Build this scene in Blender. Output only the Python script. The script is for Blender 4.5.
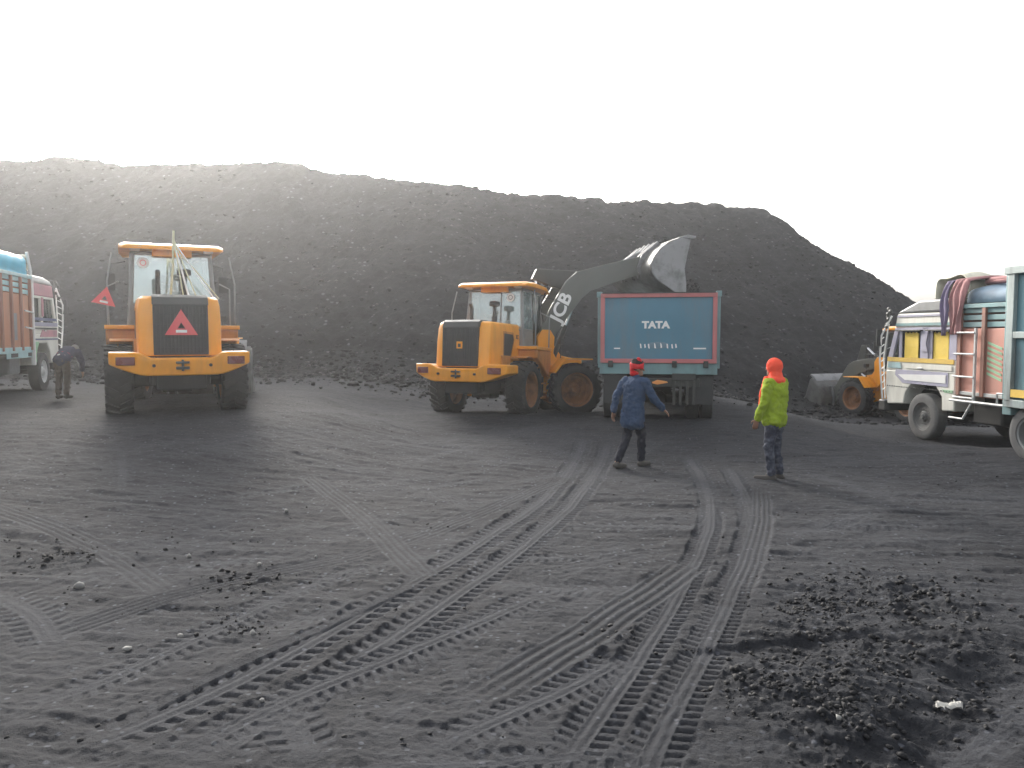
import bpy, bmesh, math, random
import numpy as np
from mathutils import Matrix, Vector
R = math.radians
rnd = random.Random(7)
nr = np.random.RandomState(11)
for o in list(bpy.data.objects): bpy.data.objects.remove(o)
S = bpy.context.scene
COL = S.collection

# ------------------------------------------------------------------ camera, sky, sun, exposure
F_PX, HOR = 780.0, 335.0
CAMZ = 2.0
PITCH = math.atan((384 - HOR) / F_PX)
cam = bpy.data.objects.new('camera', bpy.data.cameras.new('camera')); COL.objects.link(cam)
cam.location = (0, 0, CAMZ); cam.rotation_euler = (R(90) - PITCH, 0, 0)
cam.data.sensor_width = 36; cam.data.lens = F_PX / 1024 * 36
cam.data.clip_start = 0.05; cam.data.clip_end = 6000
S.camera = cam
SUN_AZ, SUN_EL = R(-24), R(19)          # azimuth from +Y, clockwise positive; the sun is behind the heap on the left
w = bpy.data.worlds.new('World'); S.world = w; w.use_nodes = True
nt = w.node_tree; nt.nodes.clear()
sky = nt.nodes.new('ShaderNodeTexSky'); sky.sky_type = 'NISHITA'; sky.sun_disc = False
sky.sun_elevation = SUN_EL; sky.sun_rotation = SUN_AZ
sky.air_density = 1.0; sky.dust_density = 6.0; sky.ozone_density = 1.0
hs = nt.nodes.new('ShaderNodeHueSaturation'); hs.inputs['Saturation'].default_value = 0.22
bg = nt.nodes.new('ShaderNodeBackground'); bg.inputs['Strength'].default_value = 0.15
wo = nt.nodes.new('ShaderNodeOutputWorld')
nt.links.new(sky.outputs[0], hs.inputs['Color']); nt.links.new(hs.outputs[0], bg.inputs[0]); nt.links.new(bg.outputs[0], wo.inputs[0])
sl = bpy.data.lights.new('sun', 'SUN'); sl.energy = 1.25; sl.angle = R(12); sl.color = (1, .93, .82)
so = bpy.data.objects.new('sun', sl); COL.objects.link(so)
sd = Vector((math.sin(SUN_AZ) * math.cos(SUN_EL), math.cos(SUN_AZ) * math.cos(SUN_EL), math.sin(SUN_EL)))
so.rotation_euler = sd.to_track_quat('Z', 'Y').to_euler()
S.view_settings.view_transform = 'Standard'; S.view_settings.look = 'None'
S.view_settings.gamma = 1; S.view_settings.use_curve_mapping = False
S.view_settings.exposure = 1.75
S.cycles.volume_bounces = 1; S.cycles.max_bounces = 6; S.cycles.volume_max_steps = 64

# ------------------------------------------------------------------ helpers
def ray(px, py, d):
    """world point at forward distance d seen at that pixel"""
    return Vector(((px - 512) / F_PX * d, d, CAMZ - (py - HOR) / F_PX * d))
def heading(a): return Vector((math.sin(R(a)), math.cos(R(a)), 0))

class MB:
    def __init__(s, M=None): s.v = []; s.f = []; s.M = M or Matrix()
    def add(s, vs, fs, M=None):
        n = len(s.v); M = s.M @ M if M is not None else s.M
        s.v += [tuple(M @ Vector(p)) for p in vs]; s.f += [tuple(i + n for i in f) for f in fs]; return s
    def box(s, x0, x1, y0, y1, z0, z1, M=None):
        vs = [(x, y, z) for x in (x0, x1) for y in (y0, y1) for z in (z0, z1)]
        return s.add(vs, [(0,1,3,2),(4,6,7,5),(0,4,5,1),(2,3,7,6),(0,2,6,4),(1,5,7,3)], M)
    def prism(s, poly, ax, a, b, M=None):
        def P(u, v, t): return (u, t, v) if ax == 'y' else ((t, u, v) if ax == 'x' else (u, v, t))
        n = len(poly)
        vs = [P(u, v, a) for u, v in poly] + [P(u, v, b) for u, v in poly]
        fs = [tuple(range(n)), tuple(range(2*n-1, n-1, -1))] + [(i, (i+1) % n, (i+1) % n + n, i+n) for i in range(n)]
        return s.add(vs, fs, M)
    def tube(s, pts, r, n=8, M=None):
        pts = [Vector(p) for p in pts]; m = len(pts); rs = r if isinstance(r, (list, tuple)) else [r]*m
        vs = []; fs = []; up = None
        for i, p in enumerate(pts):
            t = (pts[min(i+1, m-1)] - pts[max(i-1, 0)]).normalized()
            if up is None: up = Vector((0,0,1)) if abs(t.z) < .9 else Vector((1,0,0))
            u = t.cross(up).normalized(); q = u.cross(t); up = q
            for k in range(n):
                an = 2*math.pi*k/n; vs.append(p + (u*math.cos(an) + q*math.sin(an))*rs[i])
        for i in range(m-1):
            for k in range(n): fs.append((i*n+k, i*n+(k+1) % n, (i+1)*n+(k+1) % n, (i+1)*n+k))
        fs += [tuple(range(n)), tuple(range((m-1)*n, m*n))]
        return s.add(vs, fs, M)
    def lathe(s, prof, n=32, M=None):
        """profile (radius, y) turned round the Y axis, closed"""
        vs = []; m = len(prof); fs = []
        for k in range(n):
            an = 2*math.pi*k/n
            for r_, h in prof: vs.append((r_*math.cos(an), h, r_*math.sin(an)))
        for k in range(n):
            j = (k+1) % n
            for i in range(m-1): fs.append((k*m+i, k*m+i+1, j*m+i+1, j*m+i))
            if prof[0][0] > 1e-6 and prof[-1][0] > 1e-6: fs.append((k*m+m-1, k*m, j*m, j*m+m-1))
        return s.add(vs, fs, M)
    def ell(s, c, r, M=None, nu=16, nv=10):
        vs = []; fs = []
        for i in range(nv+1):
            ph = math.pi*i/nv
            for k in range(nu):
                th = 2*math.pi*k/nu
                vs.append((r[0]*math.sin(ph)*math.cos(th), r[1]*math.sin(ph)*math.sin(th), r[2]*math.cos(ph)))
        for i in range(nv):
            for k in range(nu): fs.append((i*nu+k, i*nu+(k+1) % nu, (i+1)*nu+(k+1) % nu, (i+1)*nu+k))
        T = Matrix.Translation(c)
        return s.add(vs, fs, T @ M if M is not None else T)
    def cap(s, a, b, ra, rb, n=14):
        a = Vector(a); b = Vector(b); L = (b-a).length; t = (b-a).normalized()
        pts = []; rs = []
        for i in range(5): ph = math.pi/2*(1-i/4); pts.append(a - t*ra*math.sin(ph)); rs.append(max(ra*math.cos(ph), 1e-4))
        for i in range(5): ph = math.pi/2*i/4; pts.append(b + t*rb*math.sin(ph)); rs.append(max(rb*math.cos(ph), 1e-4))
        vs = []; fs = []; up = Vector((0,0,1)) if abs(t.z) < .9 else Vector((1,0,0))
        u = t.cross(up).normalized(); q = u.cross(t)
        for p, r_ in zip(pts, rs):
            for k in range(n): an = 2*math.pi*k/n; vs.append(p + (u*math.cos(an)+q*math.sin(an))*r_)
        for i in range(len(pts)-1):
            for k in range(n): fs.append((i*n+k, i*n+(k+1) % n, (i+1)*n+(k+1) % n, (i+1)*n+k))
        fs += [tuple(range(n)), tuple(range((len(pts)-1)*n, len(pts)*n))]
        return s.add(vs, fs)
    def mesh(s, name, mat, smooth=35):
        me = bpy.data.meshes.new(name); me.from_pydata(s.v, [], s.f)
        bm = bmesh.new(); bm.from_mesh(me); bmesh.ops.recalc_face_normals(bm, faces=bm.faces); bm.to_mesh(me); bm.free()
        if smooth:
            me.polygons.foreach_set('use_smooth', [True]*len(me.polygons)); me.set_sharp_from_angle(angle=R(smooth))
        me.materials.append(mat); return me
    def build(s, name, mat, parent=None, bevel=0, seg=2, smooth=35):
        o = bpy.data.objects.new(name, s.mesh(name, mat, smooth)); COL.objects.link(o)
        if parent: o.parent = parent
        if bevel:
            b = o.modifiers.new('bevel', 'BEVEL'); b.width = bevel; b.segments = seg; b.limit_method = 'ANGLE'; b.angle_limit = R(40); b.harden_normals = False
        return o

def tag(o, label=None, cat=None, group=None, kind=None):
    if label: o['label'] = label
    if cat: o['category'] = cat
    if group: o['group'] = group
    if kind: o['kind'] = kind
    return o
def empty(name, loc, a, pitch=0, roll=0):
    o = bpy.data.objects.new(name, None); COL.objects.link(o); o.empty_display_size = .3
    loc = Vector(loc)-Vector((0, 0, .02))
    o.rotation_euler = (R(roll), R(pitch), R(90 - a)); o.location = loc; return o
def text(name, s, size, mat, parent, M, bold=.02, ext=.003, sx=1, align='CENTER'):
    c = bpy.data.curves.new(name, 'FONT'); c.body = s; c.size = size; c.extrude = ext; c.offset = bold*size
    c.align_x = align; c.align_y = 'CENTER'; c.materials.append(mat)
    tmp = bpy.data.objects.new(name, c); COL.objects.link(tmp); dg = bpy.context.evaluated_depsgraph_get()
    me = bpy.data.meshes.new_from_object(tmp.evaluated_get(dg)); me.name = name; bpy.data.objects.remove(tmp); bpy.data.curves.remove(c)
    o = bpy.data.objects.new(name, me); COL.objects.link(o); o.parent = parent
    o.matrix_basis = M @ Matrix.Diagonal((sx, 1, 1, 1)); return o
def face_M(origin, right, up):
    """matrix whose X is right, Y is up at origin"""
    r_ = Vector(right).normalized(); u = Vector(up).normalized(); n = r_.cross(u)
    return Matrix.Translation(origin) @ Matrix((r_, u, n)).transposed().to_4x4()

# ------------------------------------------------------------------ materials
def pmat(name, col, rough=.5, metal=0, dirt=.35, dirtcol=(.10,.09,.085), scale=3, bump=.15, spec=.5, var=.12, streak=False, bscale=40, coat=0):
    m = bpy.data.materials.new(name); m.use_nodes = True; t = m.node_tree; N = t.nodes; L = t.links
    b = N['Principled BSDF']; b.inputs['Metallic'].default_value = metal; b.inputs['Specular IOR Level'].default_value = spec
    if coat: b.inputs['Coat Weight'].default_value = coat; b.inputs['Coat Roughness'].default_value = .2
    tc = N.new('ShaderNodeTexCoord'); mp = N.new('ShaderNodeMapping'); L.new(tc.outputs['Object'], mp.inputs[0])
    if streak: mp.inputs['Scale'].default_value = (1, 1, .25)
    n1 = N.new('ShaderNodeTexNoise'); n1.inputs['Scale'].default_value = scale; n1.inputs['Detail'].default_value = 8; n1.inputs['Roughness'].default_value = .65
    L.new(mp.outputs[0], n1.inputs['Vector'])
    n2 = N.new('ShaderNodeTexNoise'); n2.inputs['Scale'].default_value = scale*.6; n2.inputs['Detail'].default_value = 3
    L.new(tc.outputs['Object'], n2.inputs['Vector'])
    mv = N.new('ShaderNodeMix'); mv.data_type = 'RGBA'
    mv.inputs[6].default_value = (*[c*(1-var) for c in col], 1); mv.inputs[7].default_value = (*[min(1, c*(1+var)) for c in col], 1)
    L.new(n2.outputs[0], mv.inputs[0])
    cr = N.new('ShaderNodeMapRange'); cr.inputs[1].default_value = .46; cr.inputs[2].default_value = .74; cr.inputs[3].default_value = dirt*.22; cr.inputs[4].default_value = min(1, dirt*1.5)
    L.new(n1.outputs[0], cr.inputs[0])
    md = N.new('ShaderNodeMix'); md.data_type = 'RGBA'; md.inputs[7].default_value = (*dirtcol, 1)
    L.new(cr.outputs[0], md.inputs[0]); L.new(mv.outputs[2], md.inputs[6]); L.new(md.outputs[2], b.inputs['Base Color'])
    rr = N.new('ShaderNodeMapRange'); rr.inputs[3].default_value = rough; rr.inputs[4].default_value = min(1, rough+.35); L.new(cr.outputs[0], rr.inputs[0]); L.new(rr.outputs[0], b.inputs['Roughness'])
    if bump:
        n3 = N.new('ShaderNodeTexNoise'); n3.inputs['Scale'].default_value = bscale; n3.inputs['Detail'].default_value = 4; L.new(tc.outputs['Object'], n3.inputs['Vector'])
        bp = N.new('ShaderNodeBump'); bp.inputs['Strength'].default_value = bump; bp.inputs['Distance'].default_value = .02
        L.new(n3.outputs[0], bp.inputs['Height']); L.new(bp.outputs[0], b.inputs['Normal'])
    return m
YEL = pmat('yellow_paint', (.86,.34,.012), .36, dirt=.26, dirtcol=(.24,.13,.04), streak=True, bump=.04)
YELD = pmat('dirty_yellow_paint', (.62,.23,.03), .5, dirt=.5, dirtcol=(.12,.07,.04), streak=True, bump=.08)
RIM = pmat('rusty_orange_rim', (.27,.11,.035), .65, dirt=.95, dirtcol=(.06,.045,.04))
BLK = pmat('black_grille_metal', (.02,.022,.024), .5, dirt=.4, dirtcol=(.06,.06,.058))
DGR = pmat('dark_grey_steel', (.034,.037,.034), .45, dirt=.4, dirtcol=(.06,.06,.056))
LGR = pmat('grey_cab_frame', (.22,.23,.23), .45, dirt=.3)
CHR = pmat('chrome_rod', (.75,.75,.75), .18, metal=1, dirt=.1, bump=0)
ARM = pmat('grey_green_arm_paint', (.085,.092,.080), .42, dirt=.35, dirtcol=(.12,.115,.10))
BKT = pmat('worn_bucket_steel', (.13,.13,.125), .45, metal=.3, dirt=.6, dirtcol=(.035,.034,.033), scale=2)
BKW = pmat('pale_bucket_steel', (.24,.24,.245), .42, metal=.4, dirt=.5, dirtcol=(.06,.06,.06), scale=2.5)
RUB = pmat('tyre_rubber', (.022,.023,.025), .75, dirt=.75, dirtcol=(.055,.054,.052), scale=5, bump=.3, bscale=60)
RUBL = pmat('dusty_tyre_rubber', (.10,.10,.10), .8, dirt=.6, dirtcol=(.16,.155,.15), scale=5, bump=.3, bscale=60)
RED = pmat('red_reflector', (.72,.09,.10), .4, dirt=.2, bump=0)
DRED = pmat('dark_red_lamp', (.16,.035,.03), .25, dirt=.3, bump=0)
WHT = pmat('white_paint', (.78,.78,.76), .5, dirt=.1, bump=.02)
CHA = pmat('underbody', (.02,.02,.02), .75, dirt=.7, dirtcol=(.045,.042,.04), bump=.2)
ROPE = pmat('pale_rope', (.62,.62,.42), .8, dirt=.15, bump=.2)
def glass(name, tint=(.75,.83,.83), dust=.3, gl=.30):
    m = bpy.data.materials.new(name); m.use_nodes = True; N = m.node_tree.nodes; L = m.node_tree.links
    b = N['Principled BSDF']; b.inputs['Base Color'].default_value = (*[c*.65 for c in tint], 1); b.inputs['Roughness'].default_value = .5
    tr = N.new('ShaderNodeBsdfTransparent'); tr.inputs[0].default_value = (*tint, 1)
    g = N.new('ShaderNodeBsdfGlossy'); g.inputs['Roughness'].default_value = .06; g.inputs[0].default_value = (.9,.95,.95,1)
    m1 = N.new('ShaderNodeMixShader'); m1.inputs[0].default_value = gl; L.new(tr.outputs[0], m1.inputs[1]); L.new(g.outputs[0], m1.inputs[2])
    m2 = N.new('ShaderNodeMixShader')
    nz = N.new('ShaderNodeTexNoise'); nz.inputs['Scale'].default_value = 2.5; nz.inputs['Detail'].default_value = 5
    mr = N.new('ShaderNodeMapRange'); mr.inputs[1].default_value = .3; mr.inputs[2].default_value = .7; mr.inputs[3].default_value = dust*.6; mr.inputs[4].default_value = min(1, dust*1.3)
    L.new(nz.outputs[0], mr.inputs[0]); L.new(mr.outputs[0], m2.inputs[0])
    L.new(m1.outputs[0], m2.inputs[1]); L.new(b.outputs[0], m2.inputs[2]); L.new(m2.outputs[0], N['Material Output'].inputs[0]); return m
GLS = glass('dusty_glass', tint=(.66,.78,.78), dust=.30, gl=.32)
GLD = glass('dark_glass', (.3,.34,.34), dust=.15, gl=.18)

# ------------------------------------------------------------------ numpy noise
TAB = nr.rand(256, 256)
def vnoise(x, y, seed=0):
    x = x + seed*17.31; y = y + seed*9.17
    xi = np.floor(x).astype(np.int64); yi = np.floor(y).astype(np.int64); fx = x-xi; fy = y-yi
    fx = fx*fx*fx*(fx*(fx*6-15)+10); fy = fy*fy*fy*(fy*(fy*6-15)+10)
    a = TAB[xi & 255, yi & 255]; b = TAB[(xi+1) & 255, yi & 255]; c = TAB[xi & 255, (yi+1) & 255]; d = TAB[(xi+1) & 255, (yi+1) & 255]
    return (a*(1-fx)+b*fx)*(1-fy)+(c*(1-fx)+d*fx)*fy - .5
def fbm(x, y, oct=4, seed=0, gain=.5):
    s = 0; a = 1
    for i in range(oct):
        c, n = math.cos(i*1.3), math.sin(i*1.3)
        s = s + a*vnoise((x*c - y*n)*2**i, (x*n + y*c)*2**i, seed+i*3); a *= gain
    return s
def sstep(x, a, b):
    t = np.clip((x-a)/(b-a), 0, 1); return t*t*(3-2*t)
def seg_dist(x, y, ax, ay, bx, by):
    vx, vy = bx-ax, by-ay; L2 = vx*vx+vy*vy
    t = np.clip(((x-ax)*vx+(y-ay)*vy)/L2, 0, 1)
    return np.hypot(x-ax-t*vx, y-ay-t*vy), t

# ------------------------------------------------------------------ ground level: flat stands for the vehicles, joined smoothly
# (x0,y0,x1,y1, radius, level, slope along y)
PADS = [(-6.35,15.0,-8.2,17.8, 1.9, .54, 0), (-14.6,14.6,-13.3,21.5, 1.6, .55, 0), (-10.1,17.5,-10.1,17.6, .4, .56, 0),
        (-.60,19.1,2.0,22.0, 1.6, 0, -.06), (3.1,17.2,4.4,23.5, 1.0, .13, 0),
        (11.0,19.2,11.8,13.5, 1.4, -.50, 0), (9.2,12.0,9.9,6.0, 1.0, .08, 0), (14.4,26.7,13.5,31.0, 2.0, -1.0, 0),
        (1.9,12.2,1.9,12.3, .5, -.08, 0), (3.66,10.8,3.66,10.9, .5, 0, 0)]
def trend(x, y):
    l = .56*sstep(-x, .5, 6.5)*sstep(y, 5, 16)
    r_ = -.50*sstep(x, 6.2, 10.2)*sstep(y, 13.5, 18.5)
    f = -.55*sstep(x, 5, 12)*sstep(y, 19.5, 28)
    c = .12*sstep(x, -2, 2)*(1-sstep(x, 5, 8))*sstep(y, 12, 16)
    return l+r_+f+c
def base_level(x, y):
    num = np.zeros_like(x); den = np.full_like(x, .35); tr = trend(x, y)
    for ax, ay, bx, by, r_, h, sy in PADS:
        d, t = seg_dist(x, y, ax, ay, bx, by); d = np.clip(d-r_, 0, None)
        wgt = 1/(d*d+.0004) * np.exp(-(d/2.5)**2)
        px_ = ax+(bx-ax)*t; py_ = ay+(by-ay)*t
        num += wgt*(h+sy*(y-20.8)*np.exp(-d)-tr); den += wgt
    return tr+num/den
def bl(x, y): return float(base_level(np.array([float(x)]), np.array([float(y)]))[0])
def gpt(px, py):
    """ground point under a pixel of the photograph (fixed point on the level field)"""
    z = 0.
    for _ in range(9):
        d = (CAMZ-z)*F_PX/(py-HOR); x = (px-512)/F_PX*d; z = .25*z+.75*bl(x, d)
    return x, d

# tyre tracks: (points on the photograph, half width m, kind, depth)
TR = [([(688,452),(708,486),(713,520),(702,556),(680,600),(655,645),(610,715),(560,790)], 0.141, 'lug', 1.0),
      ([(728,466),(748,496),(755,525),(748,562),(732,605),(712,652),(680,715),(645,800)], 0.148, 'lug', 1.0),
      ([(764,486),(766,520),(757,560),(742,600)], 0.118, 'rib', .9),
      ([(586,436),(574,466),(545,500),(490,540),(410,590),(300,655),(180,715),(40,775)], 0.163, 'lug', 1.0),
      ([(610,440),(600,468),(575,503),(530,545),(470,590),(400,640),(300,705),(180,790)], 0.163, 'lug', 1.0),
      ([(-60,665),(60,635),(170,600),(270,578),(370,556),(470,520),(560,480)], 0.148, 'rib', 1.0),
      ([(440,735),(500,695),(580,645),(660,590),(700,560)], 0.178, 'rib', 1.2),
      ([(120,800),(230,735),(330,690),(450,640),(560,590)], .15, 'lug', .9),
      ([(-60,730),(60,700),(170,655),(290,600)], .15, 'lug', .8),
      ([(380,800),(470,745),(560,700),(640,655)], .14, 'lug', .8),
      ([(-40,500),(40,528),(110,560),(165,600)], 0.148, 'rib', .9),
      ([(-30,590),(20,620),(50,660)], 0.185, 'lug', .8),
      ([(270,690),(290,740),(310,800)], 0.163, 'lug', .9),
      ([(300,470),(350,510),(400,560),(430,590)], 0.148, 'rib', .85),
      ([(-50,480),(120,462),(300,448),(480,440),(640,470)], 0.185, 'rib', .6),
      ([(-50,452),(150,446),(330,432),(560,428)], 0.185, 'rib', .7),
      ([(760,640),(840,612),(900,600),(980,596),(1080,610)], 0.163, 'rib', .6),
      ([(600,800),(640,740),(700,690)], 0.148, 'rib', .7),
      ([(60,760),(200,690),(330,630),(430,585)], .045, 'rib', -.5),
      ([(790,425),(850,440),(930,470),(1080,520)], 0.185, 'rib', .6),
      ([(800,470),(900,500),(1040,530)], 0.148, 'lug', .5),
      ([(330,800),(370,740),(450,690)], 0.178, 'lug', .7), ([(520,730),(580,690),(660,665)], 0.148, 'lug', .5),
      ([(100,430),(200,422),(400,418)], 0.222, 'rib', .6)]
def smooth_path(p):
    p = [Vector((a, b)) for a, b in p]; out = []
    for i in range(len(p)-1):
        p0 = p[max(i-1, 0)]; p1 = p[i]; p2 = p[i+1]; p3 = p[min(i+2, len(p)-1)]
        for k in range(8):
            t = k/8; out.append(.5*((2*p1)+(p2-p0)*t+(2*p0-5*p1+4*p2-p3)*t*t+(3*p1-p0-3*p2+p3)*t**3))
    out.append(p[-1]); return np.array([[a.x, a.y] for a in out])
RT = random.Random(5)
TRACKS = [(smooth_path([gpt(*q) for q in pts]), hw, k, dep) for pts, hw, k, dep in TR]
for _ in range(34):                      # faint older tracks crossing one another
    d_ = 3.2*math.exp(RT.random()*1.45); a_ = RT.uniform(-.6, .6); x_, y_ = d_*math.sin(a_), d_*math.cos(a_)
    an = RT.choice((RT.gauss(.9, .35), RT.gauss(-.5, .4), RT.gauss(1.45, .25))); L_ = RT.uniform(1.5, 5); cv = RT.gauss(0, .10); p_ = []
    for k in range(7):
        p_.append((x_, y_)); x_ += L_/6*math.sin(an); y_ += L_/6*math.cos(an); an += cv*L_/6
    TRACKS.insert(0, (smooth_path(p_), RT.uniform(.10, .17), RT.choice(('lug', 'lug', 'rib')), RT.uniform(.3, .75)))

def rough_mask(x, y):
    m = np.zeros_like(x)
    for px, py, r_ in ((850,650,.55),(900,600,.65),(820,700,.4),(760,690,.35),(870,735,.45),(240,590,.25),(940,650,.55),(1000,715,.35),(620,640,.25),(50,560,.35)):
        cx, cy = gpt(px, py); m = np.maximum(m, np.exp(-((x-cx)**2+((y-cy)/1.0)**2)/(r_*r_)))
    return m
def ground_h(x, y):
    z = base_level(x, y)
    d = np.hypot(x, y); near = np.exp(-(d/30)**2)
    far_fade = 1-sstep(d, 60, 120)
    z = z + .05*fbm(x*.35, y*.35, 3, 1)*far_fade + .016*vnoise(x*1.1, y*1.1, 5)*near
    zlow = z.copy()
    z = z + .022*fbm(x*1.9, y*1.9, 3, 6, .55)*near + .012*fbm(x*6, y*6, 3, 9, .6)*near
    # drag marks running roughly across the yard
    u = y + .18*x + .8*fbm(x*.2, y*.2, 2, 40)
    str_ = .6*vnoise(u*3.1, x*.28, 21) + .7*fbm(u*7.5, x*.6, 3, 22, .6)
    z = z + (.030*str_ + .018*fbm(x*2.6, y*4.2, 4, 24, .62) + .010*np.abs(fbm(x*11, y*11, 3, 26, .6)))*near
    rm = rough_mask(x, y)
    cl = np.abs(fbm(x*7, y*7, 4, 13, .65)); z = z + rm*(.05*cl + .04*fbm(x*3, y*3, 3, 15)+.01)
    pale = np.clip(.45*str_+.5*fbm(x*1.6, y*2.4, 4, 28, .6), -.4, .8)*near
    for path, hw, kind, dep in TRACKS:
        lo = path.min(0)-hw*3; hi = path.max(0)+hw*3
        idx = np.nonzero((x > lo[0]) & (x < hi[0]) & (y > lo[1]) & (y < hi[1]))[0]
        if len(idx) == 0: continue
        X = x[idx]; Y = y[idx]; best = np.full(len(idx), 1e9); ss = np.zeros(len(idx)); tt = np.zeros(len(idx)); acc = 0
        for i in range(len(path)-1):
            ax, ay = path[i]; bx, by = path[i+1]; L = math.hypot(bx-ax, by-ay); w_ = hw*2
            k = np.nonzero((X > min(ax, bx)-w_) & (X < max(ax, bx)+w_) & (Y > min(ay, by)-w_) & (Y < max(ay, by)+w_))[0]
            if len(k):
                Xk, Yk = X[k], Y[k]; dd, t = seg_dist(Xk, Yk, ax, ay, bx, by); b = dd < best[k]
                side = np.sign((bx-ax)*(Yk-ay)-(by-ay)*(Xk-ax)); kb = k[b]
                best[kb] = dd[b]; ss[kb] = acc+t[b]*L; tt[kb] = (dd*side)[b]
            acc += L
        ok = best < hw*2; idx = idx[ok]; best = best[ok]; ss = ss[ok]; tt = tt[ok]
        t = tt/hw + .10*vnoise(ss*2.2, tt*2, 31)
        a = np.abs(t)
        endf = sstep(ss, 0, .8)*(1-sstep(ss, acc-.5, acc))
        main = dep > .76 or dep < 0
        wear = (.62+.75*np.clip(fbm(ss*.5, np.full_like(ss, hw*10)+tt*.5, 2, 33)+.5, 0, 1))*endf if main else (.1+1.1*np.clip(fbm(ss*.6, np.full_like(ss, hw*10)+tt, 2, 33)+.4, 0, 1))*endf
        inside = 1-sstep(a, .88, 1.08)
        prof = -.009*inside + .005*np.exp(-((a-1.18)/.16)**2)
        if kind == 'lug':
            sp = .085 if hw < .155 else .11
            ph = (ss + .35*hw*a + (t > 0)*sp*.5)/sp
            bar = np.abs((ph % 1)-.5)*2
            bars = sstep(bar, .42, .66)*sstep(a, .34, .42)*(1-sstep(a, .93, 1.02))
            rb = np.cos(a*math.pi*5.2)*(1-sstep(a, .36, .42)); prof = prof - .022*bars + .006*rb
            pale[idx] = np.maximum(pale[idx], (inside*(1.7-3.0*bars)-.2)*np.minimum(wear, 1))
        else:
            rb = np.cos(a*math.pi*4.4)
            prof = prof + .009*rb*inside
            pale[idx] = pale[idx]*.5+(inside*.9*rb+.35*inside)*np.minimum(wear, 1)
        fl = inside*np.clip(wear*(1.15 if main else .7), 0, 1)*(.92 if main else .55)
        z[idx] = z[idx]*(1-fl)+(zlow[idx]+.004)*fl + .62*dep*np.minimum(wear, 1.1)*prof
    # low step of graded coal across the front, rut at the right edge
    sx = np.array([gpt(715,652), gpt(790,643), gpt(865,634)])
    for i in range(2):
        dd, t = seg_dist(x, y, *sx[i], *sx[i+1]); side = (sx[i+1][0]-sx[i][0])*(y-sx[i][1])-(sx[i+1][1]-sx[i][1])*(x-sx[i][0])
        z = z - .022*np.exp(-(dd/.25)**2)*sstep(-side, 0, .03)
    rp = [gpt(1060,650), gpt(1010,690), gpt(950,745), gpt(900,800)]
    for i in range(3):
        dd, t = seg_dist(x, y, *rp[i], *rp[i+1]); z = z - .06*np.exp(-((dd)/.25)**2)*.8
    return z, pale, rm

def build_ground():
    th = np.concatenate([np.arange(-math.pi, -R(40), R(2.5)), np.arange(-R(40), R(40), .0017), np.arange(R(40), math.pi-1e-4, R(2.5))])
    rr = [0.4]
    while rr[-1] < 45: rr.append(rr[-1]*(1+(.0031 if rr[-1] > 2.6 else .05)))
    while rr[-1] < 3000: rr.append(rr[-1]*1.09)
    rr = np.array(rr); T, Rr = np.meshgrid(th, rr, indexing='ij')
    x = (Rr*np.sin(T)).ravel(); y = (Rr*np.cos(T)).ravel()
    z, pale, rm = ground_h(x, y)
    nt_, nrr = T.shape; idx = np.arange(nt_*nrr).reshape(nt_, nrr); nx = np.roll(idx, -1, axis=0)
    q = np.stack([idx[:, :-1], nx[:, :-1], nx[:, 1:], idx[:, 1:]], -1).reshape(-1, 4).copy()
    c = np.array([[0, 0, ground_h(np.zeros(1), np.zeros(1)+.01)[0][0]]])
    me = bpy.data.meshes.new('ground'); V = np.concatenate([np.stack([x, y, z], 1), c])
    tri = np.stack([nx[:, 0], idx[:, 0], np.full(nt_, len(V)-1)], -1)
    me.vertices.add(len(V)); me.vertices.foreach_set('co', V.ravel())
    loops = np.concatenate([q.ravel(), tri.ravel()]); me.loops.add(len(loops)); me.loops.foreach_set('vertex_index', loops)
    st = np.concatenate([np.arange(len(q))*4, len(q)*4+np.arange(len(tri))*3]); me.polygons.add(len(st)); me.polygons.foreach_set('loop_start', st)
    me.polygons.foreach_set('use_smooth', np.ones(len(st), bool)); me.update(calc_edges=True); me.validate()
    at = me.attributes.new('ground_tone', 'FLOAT', 'POINT'); at.data.foreach_set('value', np.append(pale, 0))
    at = me.attributes.new('loose', 'FLOAT', 'POINT'); at.data.foreach_set('value', np.append(rm, 0))
    o = bpy.data.objects.new('ground', me); COL.objects.link(o); tag(o, kind='structure')
    return o

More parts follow.
